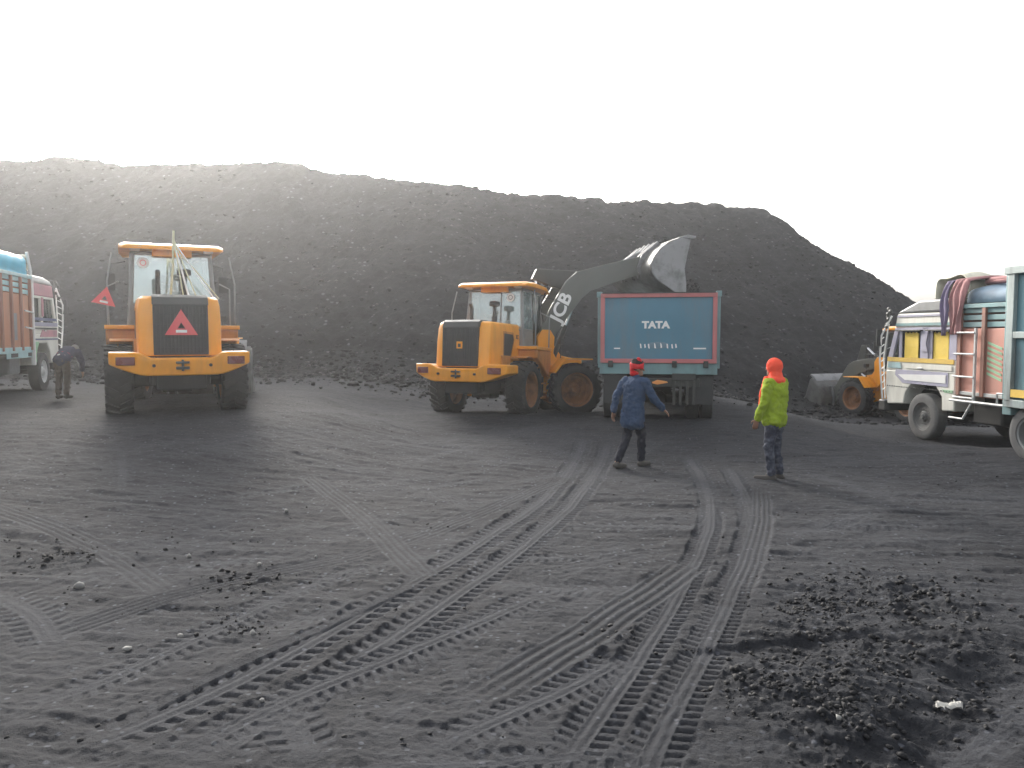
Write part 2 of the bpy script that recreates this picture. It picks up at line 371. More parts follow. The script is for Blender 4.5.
def coal_mat(name, lo, hi, pile=False):
    m = bpy.data.materials.new(name); m.use_nodes = True; t = m.node_tree; N = t.nodes; L = t.links; b = N['Principled BSDF']
    tc = N.new('ShaderNodeTexCoord')
    def noise(s, d=6, r_=.6):
        n = N.new('ShaderNodeTexNoise'); n.inputs['Scale'].default_value = s; n.inputs['Detail'].default_value = d; n.inputs['Roughness'].default_value = r_; L.new(tc.outputs['Object'], n.inputs['Vector']); return n.outputs[0]
    def mr(v, a, b_, c, d_):
        n = N.new('ShaderNodeMapRange'); n.inputs[1].default_value = a; n.inputs[2].default_value = b_; n.inputs[3].default_value = c; n.inputs[4].default_value = d_; L.new(v, n.inputs[0]); return n.outputs[0]
    def math_(op, a, b_):
        n = N.new('ShaderNodeMath'); n.operation = op
        for i, v in enumerate((a, b_)):
            if isinstance(v, (int, float)): n.inputs[i].default_value = v
            else: L.new(v, n.inputs[i])
        return n.outputs[0]
    f = math_('ADD', mr(noise(.5, 8, .62), .35, .65, 0, .45), mr(noise(9 if not pile else 2.2, 8, .75), .3, .7, 0, .55))
    if not pile:
        a1 = N.new('ShaderNodeAttribute'); a1.attribute_name = 'ground_tone'; a2 = N.new('ShaderNodeAttribute'); a2.attribute_name = 'loose'
        f = math_('ADD', f, math_('MULTIPLY', a1.outputs['Fac'], .40)); f = math_('SUBTRACT', f, math_('MULTIPLY', a2.outputs['Fac'], .25))  # track ribs and streak tops paler, tread grooves and loose patches darker
    mx = N.new('ShaderNodeMix'); mx.data_type = 'RGBA'; mx.inputs[6].default_value = (*lo, 1); mx.inputs[7].default_value = (*hi, 1); L.new(f, mx.inputs[0])
    col = mx.outputs[2]
    # scattered paler grains
    vo = N.new('ShaderNodeTexVoronoi'); vo.inputs['Scale'].default_value = 22 if not pile else 4.5; L.new(tc.outputs['Object'], vo.inputs['Vector'])
    sp = N.new('ShaderNodeSeparateColor'); L.new(vo.outputs['Color'], sp.inputs[0])
    g = mr(sp.outputs[0], .84, 1.0, 0, .7 if not pile else .9)
    g = math_('MULTIPLY', g, mr(vo.outputs['Distance'], .25, .4, 1, 0))
    m2 = N.new('ShaderNodeMix'); m2.data_type = 'RGBA'; m2.inputs[7].default_value = (*[c*2.8 for c in hi], 1); L.new(g, m2.inputs[0]); L.new(col, m2.inputs[6])
    L.new(m2.outputs[2], b.inputs['Base Color'])
    b.inputs['Roughness'].default_value = .92; b.inputs['Specular IOR Level'].default_value = .22
    h = math_('ADD', math_('MULTIPLY', noise(55 if not pile else 14, 8, .75), 1.0), math_('MULTIPLY', noise(14 if not pile else 5, 6, .7), 1.5))
    bp = N.new('ShaderNodeBump'); bp.inputs['Strength'].default_value = .8; bp.inputs['Distance'].default_value = .03 if not pile else .14
    L.new(h, bp.inputs['Height']); L.new(bp.outputs[0], b.inputs['Normal']); return m
COALG = coal_mat('trodden_coal', (.012,.0128,.016), (.040,.0425,.050))
COALP = coal_mat('heaped_coal', (.007,.0075,.009), (.030,.0312,.0345), True)
LUMP = pmat('coal_lump', (.010,.010,.0115), .7, spec=.25, dirt=.5, dirtcol=(.026,.026,.027), bump=.3, var=.4, scale=1.5)
LUMPP = pmat('dusty_coal_lump', (.052,.052,.053), .6, dirt=.5, dirtcol=(.02,.02,.02), bump=.3, var=.4, scale=1.5)
STONP = pmat('dirty_paper', (.42,.41,.38), .8, dirt=.5)
STONE = pmat('pale_stone', (.20,.20,.19), .8, dirt=.35, bump=.4)


ground = build_ground(); ground.data.materials.append(COALG)

# ------------------------------------------------------------------ coal heap
RIDGE = [(-75,50,12.6),(-46,48,12.9),(-30.5,46.5,12.15),(-25.3,46.5,12.15),(-22.5,46.2,11.75),(-18.5,45.8,11.8),(-12.5,45.2,11.45),(-10,45,11.0),(-4.8,44.6,10.5),(-.7,45.0,10.0),(4.5,46.2,9.9),(9.5,47.8,9.8),(11.8,48.4,9.9),(12.8,48.6,9.30),(13.8,48.8,9.85),(14.5,49.0,9.75)]
RS = .655
def pile_h(x, y):
    wx = x + .4*fbm(x*.22, y*.22, 3, 51); wy = y + .5*fbm(x*.2, y*.2, 3, 52)
    h = np.full_like(x, -50.)
    for i in range(len(RIDGE)-1):
        a = RIDGE[i]; b = RIDGE[i+1]; d, t = seg_dist(wx, wy, a[0], a[1], b[0], b[1])
        hh = a[2]+(b[2]-a[2])*t
        slope = np.where(d < 1.2, d*d/2.4*RS, (d-.6)*RS)
        h = np.maximum(h, hh-slope)
    g = base_level(x, y)
    hh = h - g
    foot = 1.2
    h2 = g + np.where(hh > foot, hh, foot*np.exp(np.clip((hh-foot)/foot, -5, 0))-.12)
    up = sstep(hh, 0.1, 2.0)
    # gullies running down the face, slump benches, lumps
    h2 = h2 + up*(.26*fbm(x*.5, y*.12, 4, 55) + .16*fbm(x*1.3, y*.8, 4, 57, .65) + .16*np.abs(fbm(x*3.3, y*3.3, 3, 58, .6)))
    h2 = h2 + (1-up)*.12*np.abs(fbm(x*2.5, y*2.5, 3, 59))
    return h2
def build_pile():
    xs = np.arange(-60, 34, .16); ys = np.arange(19, 64, .16)
    X, Y = np.meshgrid(xs, ys, indexing='ij'); x = X.ravel(); y = Y.ravel(); z = pile_h(x, y)
    # chunky breakup of the surface
    ch = np.floor(x*2.6+.9*fbm(x, y, 2, 61)); ck = np.floor(y*2.6+.9*fbm(x, y, 2, 62))
    z = z + .13*TAB[ch.astype(int) & 255, ck.astype(int) & 255]*sstep(z-base_level(x, y), .2, 1.5)
    keep = z > base_level(x, y) - .02
    nx_, ny_ = X.shape; idx = np.arange(nx_*ny_).reshape(nx_, ny_)
    q = np.stack([idx[:-1, :-1], idx[1:, :-1], idx[1:, 1:], idx[:-1, 1:]], -1).reshape(-1, 4)
    q = q[keep[q].any(1)]
    used = np.unique(q); remap = -np.ones(nx_*ny_, int); remap[used] = np.arange(len(used)); q = remap[q]
    V = np.stack([x, y, z], 1)[used]
    me = bpy.data.meshes.new('coal_heap'); me.vertices.add(len(V)); me.vertices.foreach_set('co', V.ravel())
    me.loops.add(q.size); me.loops.foreach_set('vertex_index', q.ravel()); me.polygons.add(len(q)); me.polygons.foreach_set('loop_start', np.arange(len(q))*4)
    me.polygons.foreach_set('use_smooth', np.ones(len(q), bool)); me.update(calc_edges=True); me.validate(); me.materials.append(COALP)
    o = bpy.data.objects.new('coal_heap', me); COL.objects.link(o)
    tag(o, 'huge dark coal heap filling the background behind all the machines', 'coal heap'); return o
build_pile()

def rocks(name, pts, mat, seed=3):
    """pts: (x,y,z,size) -> one mesh of irregular low lumps"""
    r_ = np.random.RandomState(seed)
    ico = bmesh.new(); bmesh.ops.create_icosphere(ico, subdivisions=1, radius=1)
    bv = np.array([v.co[:] for v in ico.verts]); bf = np.array([[v.index for v in f.verts] for f in ico.faces]); ico.free()
    bvar = []
    for k in range(24):
        sc = r_.uniform(.55, 1.2, 3); v = bv*sc*(1+r_.uniform(-.28, .28, (len(bv), 1)))
        n = r_.normal(size=(2, 3)); n /= np.linalg.norm(n, axis=1)[:, None]
        for nn in n:
            dd = v @ nn; v = v - np.clip(dd-.45, 0, None)[:, None]*nn
        bvar.append(v)
    P = np.array(pts); n = len(P); V = np.zeros((n, len(bv), 3))
    an = r_.uniform(0, 2*math.pi, n); c = np.cos(an); s_ = np.sin(an)
    for i in range(n):
        v = bvar[i % 24]*P[i, 3]
        V[i, :, 0] = v[:, 0]*c[i]-v[:, 1]*s_[i]+P[i, 0]; V[i, :, 1] = v[:, 0]*s_[i]+v[:, 1]*c[i]+P[i, 1]; V[i, :, 2] = v[:, 2]*.75+P[i, 2]
    Fc = (bf[None]+np.arange(n)[:, None, None]*len(bv)).reshape(-1, 3)
    me = bpy.data.meshes.new(name); me.vertices.add(n*len(bv)); me.vertices.foreach_set('co', V.ravel())
    me.loops.add(Fc.size); me.loops.foreach_set('vertex_index', Fc.ravel()); me.polygons.add(len(Fc)); me.polygons.foreach_set('loop_start', np.arange(len(Fc))*3)
    me.update(calc_edges=True); me.materials.append(mat)
    o = bpy.data.objects.new(name, me); COL.objects.link(o); return o
# lumps lying on the heap face
def scatter_pile(n, lo, hi, seed):
    r_ = np.random.RandomState(seed); x = r_.uniform(-42, 30, n); y = 21+28*r_.rand(n)**1.2; z = pile_h(x, y)
    k = z > base_level(x, y)+.02; x, y, z = x[k], y[k], z[k]
    dens = fbm(x*.18, y*.12, 3, 71)+.5*np.clip(1-(z-base_level(x, y))/5, 0, 1)
    k = r_.rand(len(x)) < np.clip(.45+dens, .05, 1); x, y, z = x[k], y[k], z[k]
    s = lo+(hi-lo)*r_.rand(len(x))**3.5; return np.stack([x, y, z+s*.1, s], 1)
o = rocks('coal_lumps', scatter_pile(70000, .03, .17, 5), LUMP); tag(o, 'dark coal lumps lying all over the heap face', 'coal lumps', kind='stuff')
o = rocks('dusty_coal_lumps', scatter_pile(16000, .02, .10, 6), LUMPP, 8); tag(o, 'paler dusty coal lumps scattered over the heap face', 'coal lumps', kind='stuff')
# clods on the yard
r_ = np.random.RandomState(21)
def yard_clods(n, lo, hi, bias):
    d = 2.8*np.exp(r_.rand(n)*math.log(26/2.8)); a = r_.uniform(-R(38), R(38), n); x = d*np.sin(a); y = d*np.cos(a)
    zz, pale, rm = ground_h(x, y)
    k = r_.rand(n) < np.clip(bias+rm*1.5-pale+.25*fbm(x*1.2, y*1.2, 3, 81), .0, 1); x, y, zz, rm = x[k], y[k], zz[k], rm[k]
    s = (lo+(hi-lo)*r_.rand(len(x))**4)*(.7+.6*rm); return np.stack([x, y, zz+s*.15, s], 1)
o = rocks('coal_clods', yard_clods(30000, .004, .028, .10), LUMP, 9); tag(o, 'small dark clods of coal strewn over the trodden yard', 'coal clods', kind='stuff')
def tight(n, px, py, sx, sy, lo, hi):
    X = []
    for _ in range(n):
        x, y = gpt(px+rnd.gauss(0, sx), py+abs(rnd.gauss(0, sy))*rnd.choice((-1, 1))); X.append((x, y, lo+(hi-lo)*rnd.random()**2.5))
    X = np.array(X); z = ground_h(X[:, 0].copy(), X[:, 1].copy())[0]; return np.stack([X[:, 0], X[:, 1], z+X[:, 2]*.3, X[:, 2]], 1)
pts = np.concatenate([tight(420, 850,690,45,25,.005,.026), tight(240,900,610,60,18,.006,.035), tight(150,820,610,25,6,.006,.028), tight(60,235,588,30,8,.006,.028), tight(50,240,635,22,6,.005,.024), tight(30,700,655,45,5,.005,.022), tight(45,60,560,50,10,.007,.035)])
o = rocks('loose_clods', pts, LUMP, 12); tag(o, 'loose clods of coal heaped in patches beside the wheel tracks', 'coal clods', kind='stuff')
# rubble along the foot of the heap
o = rocks('rubble', (lambda n: (lambda x, y: np.stack([x, y, np.maximum(base_level(x, y), pile_h(x, y))+.02, .03+.13*r_.rand(n)**3], 1))(r_.uniform(-16, 17, n), 24.5+r_.normal(0, 1.4, n)+.12*np.clip(r_.uniform(-6, 16, n), 0, 20)))(1100), LUMP, 14)
tag(o, 'coal rubble that has rolled down to the foot of the heap', 'coal rubble', kind='stuff')
# a few pale stones
SP = [(313,563,.03,'on the flat coal left of the centre tracks'),(255,572,.05,'beside the long ribbed track in the middle left'),(71,592,.08,'beside the left edge tracks, largest of them'),(184,560,.04,'near the ribbed track on the left'),
      (173,643,.05,'at the edge of the dark clods lower left'),(118,655,.045,'in the lower left rut'),(283,513,.05,'on the trodden coal left of the blue coated man'),(247,642,.04,'between two wheel tracks lower left'),
      (758,419,.06,'near the foot of the heap beside the tipper'),(255,712,.035,'in the lugged track at the bottom'),(848,733,.03,'beside the paper scrap at bottom right')]
for px, py, s, where in SP:
    x, y = gpt(px, py); z = float(ground_h(np.array([x]), np.array([y]))[0][0])
    s *= .72; o = rocks('stone', [(0, 0, 0, s)], STONE, int(px)); o.location = (x, y, z+s*.25)
    tag(o, 'small pale stone ' + where, 'stone', 'pale stones lying on the yard')
# paper scrap
x, y = gpt(963, 712); z = float(ground_h(np.array([x]), np.array([y]))[0][0])
b = MB()
n = 8; pv = [((i/n-.5)*.15, (j/4-.5)*.06+.02*math.sin(i*.9), .018+.012*math.sin(i*1.7+j*1.3)) for i in range(n+1) for j in range(5)]
b.add(pv, [(i*5+j, (i+1)*5+j, (i+1)*5+j+1, i*5+j+1) for i in range(n) for j in range(4)])
o = b.build('paper_scrap', STONP); o.location = (x, y, z+.01); o.rotation_euler.z = .35
sm = o.modifiers.new('thick', 'SOLIDIFY'); sm.thickness = .002
tag(o, 'crumpled white paper scrap on the coal at the bottom right', 'paper')

# ------------------------------------------------------------------ wheels
def tyre_bm(Ro, W, lug=True, n=44, rim=.62):
    b = MB(); h = W/2; ri = Ro*rim
    dl = .045*Ro if lug else .018*Ro; Rt = Ro-dl
    prof = [(ri, -h*.80), (ri*1.06, -h*.97), ((ri+Rt)/2, -h), (Rt*.94, -h*.93), (Rt*.985, -h*.8), (Rt, 0), (Rt*.985, h*.8), (Rt*.94, h*.93), ((ri+Rt)/2, h), (ri*1.06, h*.97), (ri, h*.80)]
    b.lathe(prof, n)
    if lug:
        m = 24
        for k in range(m):
            for s_ in (-1, 1):
                a0 = 2*math.pi*(k+(.5 if s_ > 0 else 0))/m; vs = []
                for (yy, da, dr0, dr1) in ((.04, .13, -.02, 1), (.55, .02, -.02, 1), (.97, -.05, -.06, .75), (1.0, -.05, -.12, .2)):
                    for w_ in (-.055, .055):
                        for rr_ in (Rt+dr0*Ro*.6, Rt+dl*dr1):
                            a = a0+da+w_; vs.append((rr_*math.cos(a), s_*yy*h, rr_*math.sin(a)))
                fs = [(0,1,3,2), (12,14,15,13)]
                for i in range(3):
                    j = i*4; fs += [(j, j+4, j+5, j+1), (j+2, j+3, j+7, j+6), (j+1, j+5, j+7, j+3), (j, j+2, j+6, j+4)]
                b.add(vs, fs)
    return b
def rim_bm(Ro, W, dish=.35, bolts=10, rim=.62):
    b = MB(); h = W/2; ri = Ro*rim
    b.lathe([(ri*1.0, -h*.8), (ri*.97, -h*.8), (ri*.95, h*.0), (ri*1.0, h*.0)][:2] + [(ri*.9, h*.2), (ri*.93, h*.78), (ri*1.06, h*.9), (ri*1.06, h*.84), (ri*.97, h*.72)], 32)
    b.lathe([(0, h*dish), (ri*.32, h*dish), (ri*.42, h*(dish-.25)), (ri*.8, h*(dish-.25)), (ri*.93, h*(dish-.05)), (ri*.93, h*(dish-.25)), (ri*.3, h*(dish-.6)), (0, h*(dish-.6))], 32)
    b.lathe([(0, h*(dish+.28)), (ri*.16, h*(dish+.28)), (ri*.22, h*(dish+.1)), (ri*.24, h*dish-.01), (0, h*dish-.01)], 20)
    for k in range(bolts):
        a = 2*math.pi*k/bolts; c = ri*.55
        b.lathe([(0, h*(dish-.25)-.01), (ri*.055, h*(dish-.25)-.01), (ri*.055, h*(dish-.12)), (0, h*(dish-.12))], 6, Matrix.Translation((c*math.cos(a), 0, c*math.sin(a))))
    return b
WH = {}
def wheel(root, loc, side, Ro, W, lug, tmat, rmat, yaw=0, dish=.35, rim=.62):
    key = (Ro, W, lug, tmat.name, rmat.name, dish, rim)
    if key not in WH:
        WH[key] = (tyre_bm(Ro, W, lug, rim=rim).mesh('wheel', tmat, 40), rim_bm(Ro, W, dish, rim=rim).mesh('rim', rmat, 40))
    t = bpy.data.objects.new('wheel', WH[key][0]); rm = bpy.data.objects.new('rim', WH[key][1])
    COL.objects.link(t); COL.objects.link(rm); rm.parent = t; t.parent = root
    t.location = loc; t.rotation_euler = (0, rnd.random()*6, 0)
    t.matrix_basis = Matrix.Translation(loc) @ Matrix.Rotation(yaw + (0 if side > 0 else math.pi), 4, 'Z') @ Matrix.Rotation(rnd.random()*6, 4, 'Y')
    return t

# ------------------------------------------------------------------ wheel loader
def loader(loc, a, art, theta, phi, label, pitch=0, rear_badge=False, AS=1.1):
    """+X forward, origin under the rear axle centre; art = turn of the front frame (deg, + right)"""
    r = empty('wheel_loader', loc, a, pitch)
    tag(r, label, 'wheel loader', 'yellow wheel loaders working at the coal heap')
    F = Matrix.Translation((1.45,0,0)) @ Matrix.Rotation(R(-art), 4, 'Z') @ Matrix.Translation((-1.45,0,0))
    RO, WI, TK = .68, .48, 1.0
    for s in (1, -1):
        wheel(r, (0, s*TK, RO), s, RO, WI, True, RUB, RIM, 0, .1)
        wheel(r, F @ Vector((2.9, s*TK, RO)), s, RO, WI, True, RUB, RIM, R(-art), .1)
    # counterweight: one casting, ends swept up and forward
    prof = [(-1.16,1.20),(-1.14,1.0),(-.95,.90),(-.62,.83),(.62,.83),(.95,.90),(1.14,1.0),(1.16,1.20),(1.1,1.24),(.72,1.23),(.5,1.14),(-.5,1.14),(-.72,1.23),(-1.1,1.24)]
    b = MB()
    # sliced across so that it can curve
    n = 24; ys = [-1.16+2.32*i/n for i in range(n+1)]
    def top(y): y = abs(y); return 1.13 if y < .5 else (1.13+.10*(y-.5)/.2 if y < .7 else 1.23)
    def bot(y): y = abs(y); return .82 if y < .6 else .82+.20*((y-.6)/.56)**1.3
    vs = []; fs = []
    for y in ys:
        c = -1.62+.16*(y/1.16)**2 + (.06*max(0, abs(y)-1.0)/.16)
        for (x_, z_) in ((c, top(y)), (c+.42+.25*abs(y)/1.16, top(y)), (c+.42+.25*abs(y)/1.16, bot(y)+.02), (c+.03, bot(y))): vs.append((x_, y, z_))
    for i in range(n):
        for k in range(4): fs.append((i*4+k, i*4+(k+1) % 4, (i+1)*4+(k+1) % 4, (i+1)*4+k))
    fs += [(0,1,2,3), tuple(n*4+k for k in (3,2,1,0))]
    b.add(vs, fs); cw = b.build('counterweight', YEL, r, .025)
    for s in (1, -1):
        b = MB(); b.box(-1.585, -1.5, s*.90-.15, s*.90+.15, 1.01, 1.15, Matrix.Translation((.035,0,0)) @ Matrix.Translation((-1.55,s*.90,0)) @ Matrix.Rotation(-s*.22, 4, 'Z') @ Matrix.Translation((1.55,-s*.90,0))).build('tail_light', DRED, r, .01)
        MB().lathe([(0,-1.0),(.028,-1.0),(.028,-.96),(0,-.96)], 12, Matrix.Translation((-.63, s*.46, 1.0)) @ Matrix.Rotation(-R(90), 4, 'Z')).build('bolt_hole', BLK, r)
    b = MB(); b.box(-1.66, -1.5, -.11, .11, .93, .98); b.box(-1.66, -1.5, -.11, .11, 1.03, 1.07); b.tube([(-1.63,0,.9),(-1.63,0,1.1)], .022); b.build('hitch', DGR, r, .006)
    # chassis
    b = MB(); b.box(-1.3, 1.2, -.42, .42, .55, 1.2); b.box(-1.15, -.2, -.5, .5, .62, .95); b.tube([(0,-.9,.68),(0,.9,.68)], .13, 12); b.box(-.25,.25,-.26,.26,.45,.95)
    b.box(1.0,1.5,-.3,.3,.5,.8); b.build('rear_chassis', CHA, r, .015)
    # hood: rounded rear corners
    b = MB(); Y0, Y1 = .70, .66; c = .16
    pl = [(-1.42,-.42),(-1.40,-.56),(-1.30,-Y0+.02),(-1.15,-Y0),(.62,-Y0),(.62,Y0),(-1.15,Y0),(-1.30,Y0-.02),(-1.40,.56),(-1.42,.42)]
    lv = [(1.16,1.0,0),(1.75,1.0,.03),(2.05,.985,.06),(2.17,.95,.10),(2.215,.88,.17)]
    vs = []; m = len(pl)
    for z_, k, dx in lv:
        for (x_, y_) in pl: vs.append((x_+(dx if x_ < 0 else 0), y_*k, z_ + (.04*(x_+1.42)/2 if z_ > 2 else 0)))
    fs = [(i*m+k, i*m+(k+1) % m, (i+1)*m+(k+1) % m, (i+1)*m+k) for i in range(len(lv)-1) for k in range(m)] + [tuple(range(m)), tuple(range((len(lv)-1)*m, len(lv)*m))]
    b.add(vs, fs); hood = b.build('engine_hood', YEL, r, .03, 3)
    # grille with slats
    b = MB(); b.box(-1.445, -1.36, -.45, .45, 1.18, 2.06)
    for i in range(15): y_ = -.41+.82*i/14; b.box(-1.466, -1.444, y_-.012, y_+.012, 1.22, 2.03)
    for i in range(4): z_ = 1.3+.2*i; b.box(-1.456, -1.444, -.4, .4, z_-.01, z_+.01)
    g = b.build('grille', BLK, r, .004)
    b = MB(); b.prism([(-1.45,2.06),(-1.40,2.19),(-1.30,2.245),(-1.0,2.255),(-1.0,2.20),(-1.3,2.19),(-1.36,2.06)], 'y', -.46, .46); b.build('grille_cap', DGR, r, .012)
    if rear_badge:
        MB().box(-1.475, -1.465, -.075, .075, 1.58, 1.74).build('badge', YEL, r, .01)
        MB().box(-1.480, -1.474, -.035, .035, 1.61, 1.69).build('badge_mark', BLK, r)
    for s in (1, -1):
        # louvre opening in the hood side
        b = MB(); P = [(-.55,1.98),(-.05,1.98),(.02,1.86),(-.18,1.38),(-.42,1.25),(-.55,1.30)]
        b.prism(P, 'y', s*.695, s*.712); 
        b.build('side_vent', BLK, r, .005)
        b = MB(); b.prism([(-.60,2.03),(0,2.03),(.08,1.86),(-.14,1.34),(-.40,1.19),(-.60,1.25)], 'y', s*.690, s*.706); b.build('vent_frame', YELD, r, .006)
        text('number_decal', '3C' if s < 0 else '', .14, DGR, r, face_M((.22, s*.712, 1.93), (1,0,0), (0,0,1)), ext=.002) if s < 0 and rear_badge else None
        # rear mudguard arch
        b = MB(); vs = []; n = 9
        for i in range(n+1):
            an = R(108-76*i/n); rr_ = .76
            for (q, y_) in ((rr_, .74), (rr_, 1.14), (rr_+.025, 1.14), (rr_+.025, .74)): vs.append((.0+q*math.cos(an), s*y_, .68+q*math.sin(an)))
        fs = [(i*4+k, i*4+(k+1) % 4, (i+1)*4+(k+1) % 4, (i+1)*4+k) for i in range(n) for k in range(4)] + [(0,1,2,3), tuple(n*4+k for k in range(4))]
        b.add(vs, fs); 
        b.box(-.72, -.2, s*.66 if s > 0 else -.74, s*.74 if s > 0 else -.66, 1.2, 1.46)
        b.build('rear_mudguard', YELD, r, .006)
        # platform and tank between the wheels
        b = MB(); y0, y1 = sorted((s*.62, s*1.22)); b.box(.25, 1.32, y0, y1, 1.64, 1.72); b.build('platform', YEL, r, .012)
        b = MB(); y0, y1 = sorted((s*.5, s*1.20)); b.prism([(.34,1.64),(1.30,1.64),(1.32,1.2),(1.12,.98),(.84,1.20),(.36,1.44)], 'y', y0, y1); b.build('fuel_tank' if s > 0 else 'hydraulic_tank', YELD, r, .03)
        b = MB(); y0, y1 = sorted((s*.55, s*1.05)); b.prism([(.80,1.2),(1.25,1.2),(1.22,.50),(.86,.50)], 'y', y0, y1); b.build('step_box', CHA, r, .02)
        b = MB(); y0, y1 = sorted((s*.8, s*1.12)); b.box(.86, 1.26, y0, y1, .44, .50); b.build('step', YELD, r, .006); MB().box(.90, 1.22, y0, y1, .80, .84).build('step', YELD, r, .006)
        # handrail
        b = MB(); b.tube([(.34,s*1.14,1.72),(.34,s*1.15,2.55),(.42,s*1.06,3.10)], .016); b.tube([(1.24,s*1.16,1.72),(1.24,s*1.16,2.5),(1.18,s*.95,2.6)], .016); b.build('handrail', LGR, r)
        # rear work lights and mirrors
        b = MB(); b.box(.26, .38, s*.66-.09, s*.66+.09, 3.14, 3.235); b.build('work_light', WHT, r, .02)
        b = MB(); b.tube([(1.7,s*.8,3.05),(1.85,s*1.1,3.0),(1.85,s*1.1,2.75)], .014); b.box(1.82,1.86,s*1.1-.09,s*1.1+.09,2.45,2.8); b.build('mirror', BLK, r, .01)
    # cab
    X0, X1, W0, W1, ZB, ZT = .42, 1.88, .78, .70, 1.72, 3.12
    b = MB()
    def post(p, q, t=.05): b.tube([p, q], [t, t*.85], 6)
    for s in (1, -1):
        post((X0, s*W0, ZB), (X0+.06, s*W1, ZT)); post((X1, s*W0*.92, ZB), (X1-.18, s*W1, ZT)); post((X0+.62, s*W0, ZB), (X0+.62, s*W1, ZT), .04)
        post((X0, s*W0, ZB+.42), (X0+.62, s*W0, ZB+.42), .03); post((X0+.03, s*W1, ZT), (X1-.18, s*W1, ZT), .05)
        b.box(X0, X1, s*W0-.03, s*W0+.03, ZB-.12, ZB+.06)
        b.box(X0, X0+.62, s*W0-.012, s*W0+.012, ZB, ZB+.42)
    for z_, ww in ((ZB, W0), (ZB+.40, W0-.02), (ZT, W1)): post((X0+(.06 if z_ > 3 else .01), -ww, z_), (X0+(.06 if z_ > 3 else .01), ww, z_), .045)
    post((X1, -W0*.9, ZB), (X1, W0*.9, ZB)); post((X1-.18, -W1, ZT), (X1-.18, W1, ZT))
    post((X0+.02, -.16, ZB+.4), (X0+.07, -.16, ZT), .028)
    b.box(X0, X1, -W0, W0, ZB-.16, ZB-.02); b.box(X0-.02, X0+.02, -W0, W0, ZB-.1, ZB+.4)
    cab = b.build('cab_frame', LGR, r, .004)
    # interior: seat, wheel, console
    b = MB(); b.box(.72,1.16,-.26,.26,1.98,2.12); b.box(.68,.80,-.26,.26,2.1,2.72); b.box(.75,1.1,-.2,.2,1.72,1.98); b.build('seat', BLK, r, .04)
    b = MB(); b.tube([(1.62,0,1.75),(1.42,0,2.3)], .04); b.lathe([(.17,-.015),(.20,-.015),(.20,.015),(.17,.015)], 20, Matrix.Translation((1.42,0,2.32)) @ Matrix.Rotation(R(70), 4, 'X')); b.box(1.6,1.8,-.5,.5,1.72,2.05); b.build('steering_column', BLK, r, .01)
    def pane(pts, name='window', m=GLS):
        bb = MB(); p = [Vector(q) for q in pts]; nrm = (p[1]-p[0]).cross(p[2]-p[0]).normalized()*.004
        k = len(p); bb.add([q-nrm for q in p]+[q+nrm for q in p], [tuple(range(k)), tuple(range(2*k-1, k-1, -1))]+[(i, (i+1) % k, (i+1) % k+k, i+k) for i in range(k)]); return bb.build(name, m, r)
    e = .03
    pane([(X0+.02,-W0+e,ZB+.43),(X0+.02,W0-e,ZB+.43),(X0+.065,W1-e,ZT-.04),(X0+.065,-W1+e,ZT-.04)], 'rear_window')
    pane([(X1,-W0*.9+e,ZB+.05),(X1,W0*.9-e,ZB+.05),(X1-.175,W1-e,ZT-.04),(X1-.175,-W1+e,ZT-.04)], 'windscreen')
    for s in (1, -1):
        pane([(X0+.04,s*W0,ZB+.45),(X0+.6,s*W0,ZB+.45),(X0+.6,s*(W1+.01),ZT-.04),(X0+.09,s*(W1+.01),ZT-.04)], 'side_window')
        pane([(X0+.66,s*W0,ZB+.08),(X1-.04,s*W0*.93,ZB+.08),(X1-.2,s*(W1+.01),ZT-.04),(X0+.66,s*(W1+.01),ZT-.04)], 'side_window', GLD)
    # round speed sticker on the rear glass
    MB().lathe([(0,-.004),(.105,-.004),(.105,.004),(0,.004)], 24, Matrix.Translation((X0+.02, .52 if not rear_badge else -.42, 2.93)) @ Matrix.Rotation(R(90), 4, 'Z')).build('sticker', WHT, r)
    yy = .52 if not rear_badge else -.42
    b = MB(); b.lathe([(.045,-.003),(.058,-.003),(.058,.003),(.045,.003)], 20, Matrix.Translation((X0+.013, yy, 2.93)) @ Matrix.Rotation(R(90), 4, 'Z')); b.build('sticker_ring', RED if not rear_badge else DGR, r)
    # roof
    b = MB(); vs = []; sec = [(.16,.90,3.17,3.24),(.30,.94,3.19,3.30),(.9,.94,3.20,3.34),(1.6,.93,3.20,3.32),(2.02,.86,3.16,3.22)]
    for x_, hw, z0, z1 in sec: vs += [(x_,-hw,z0),(x_,hw,z0),(x_,hw,z1-.04),(x_,hw*.9,z1),(x_,-hw*.9,z1),(x_,-hw,z1-.04)]
    fs = [(i*6+k, i*6+(k+1) % 6, (i+1)*6+(k+1) % 6, (i+1)*6+k) for i in range(4) for k in range(6)] + [tuple(range(6)), tuple(24+k for k in range(6))]
    b.add(vs, fs); b.box(.36, .46, -.36, .36, 3.06, 3.19); b.build('cab_roof', YEL, r, .02)
    # exhaust and air cleaner on the hood
    b = MB(); b.tube([(.02,-.18,2.2),(.02,-.18,2.42)], .07, 12); b.tube([(.02,-.18,2.42),(.02,-.18,2.66)], .045, 12); b.tube([(.02,-.18,2.66),(.02,-.18,2.69),(.02,-.18,2.78),(.02,-.18,2.80)], [.06,.13,.13,.09], 16); b.build('air_cleaner', BLK, r)
    b = MB(); b.tube([(-.25,.3,2.2),(-.25,.3,2.62),(-.34,.3,2.72)], .045, 10); b.build('exhaust_pipe', BLK, r)
    # ---------------- front frame
    b = MB(F)
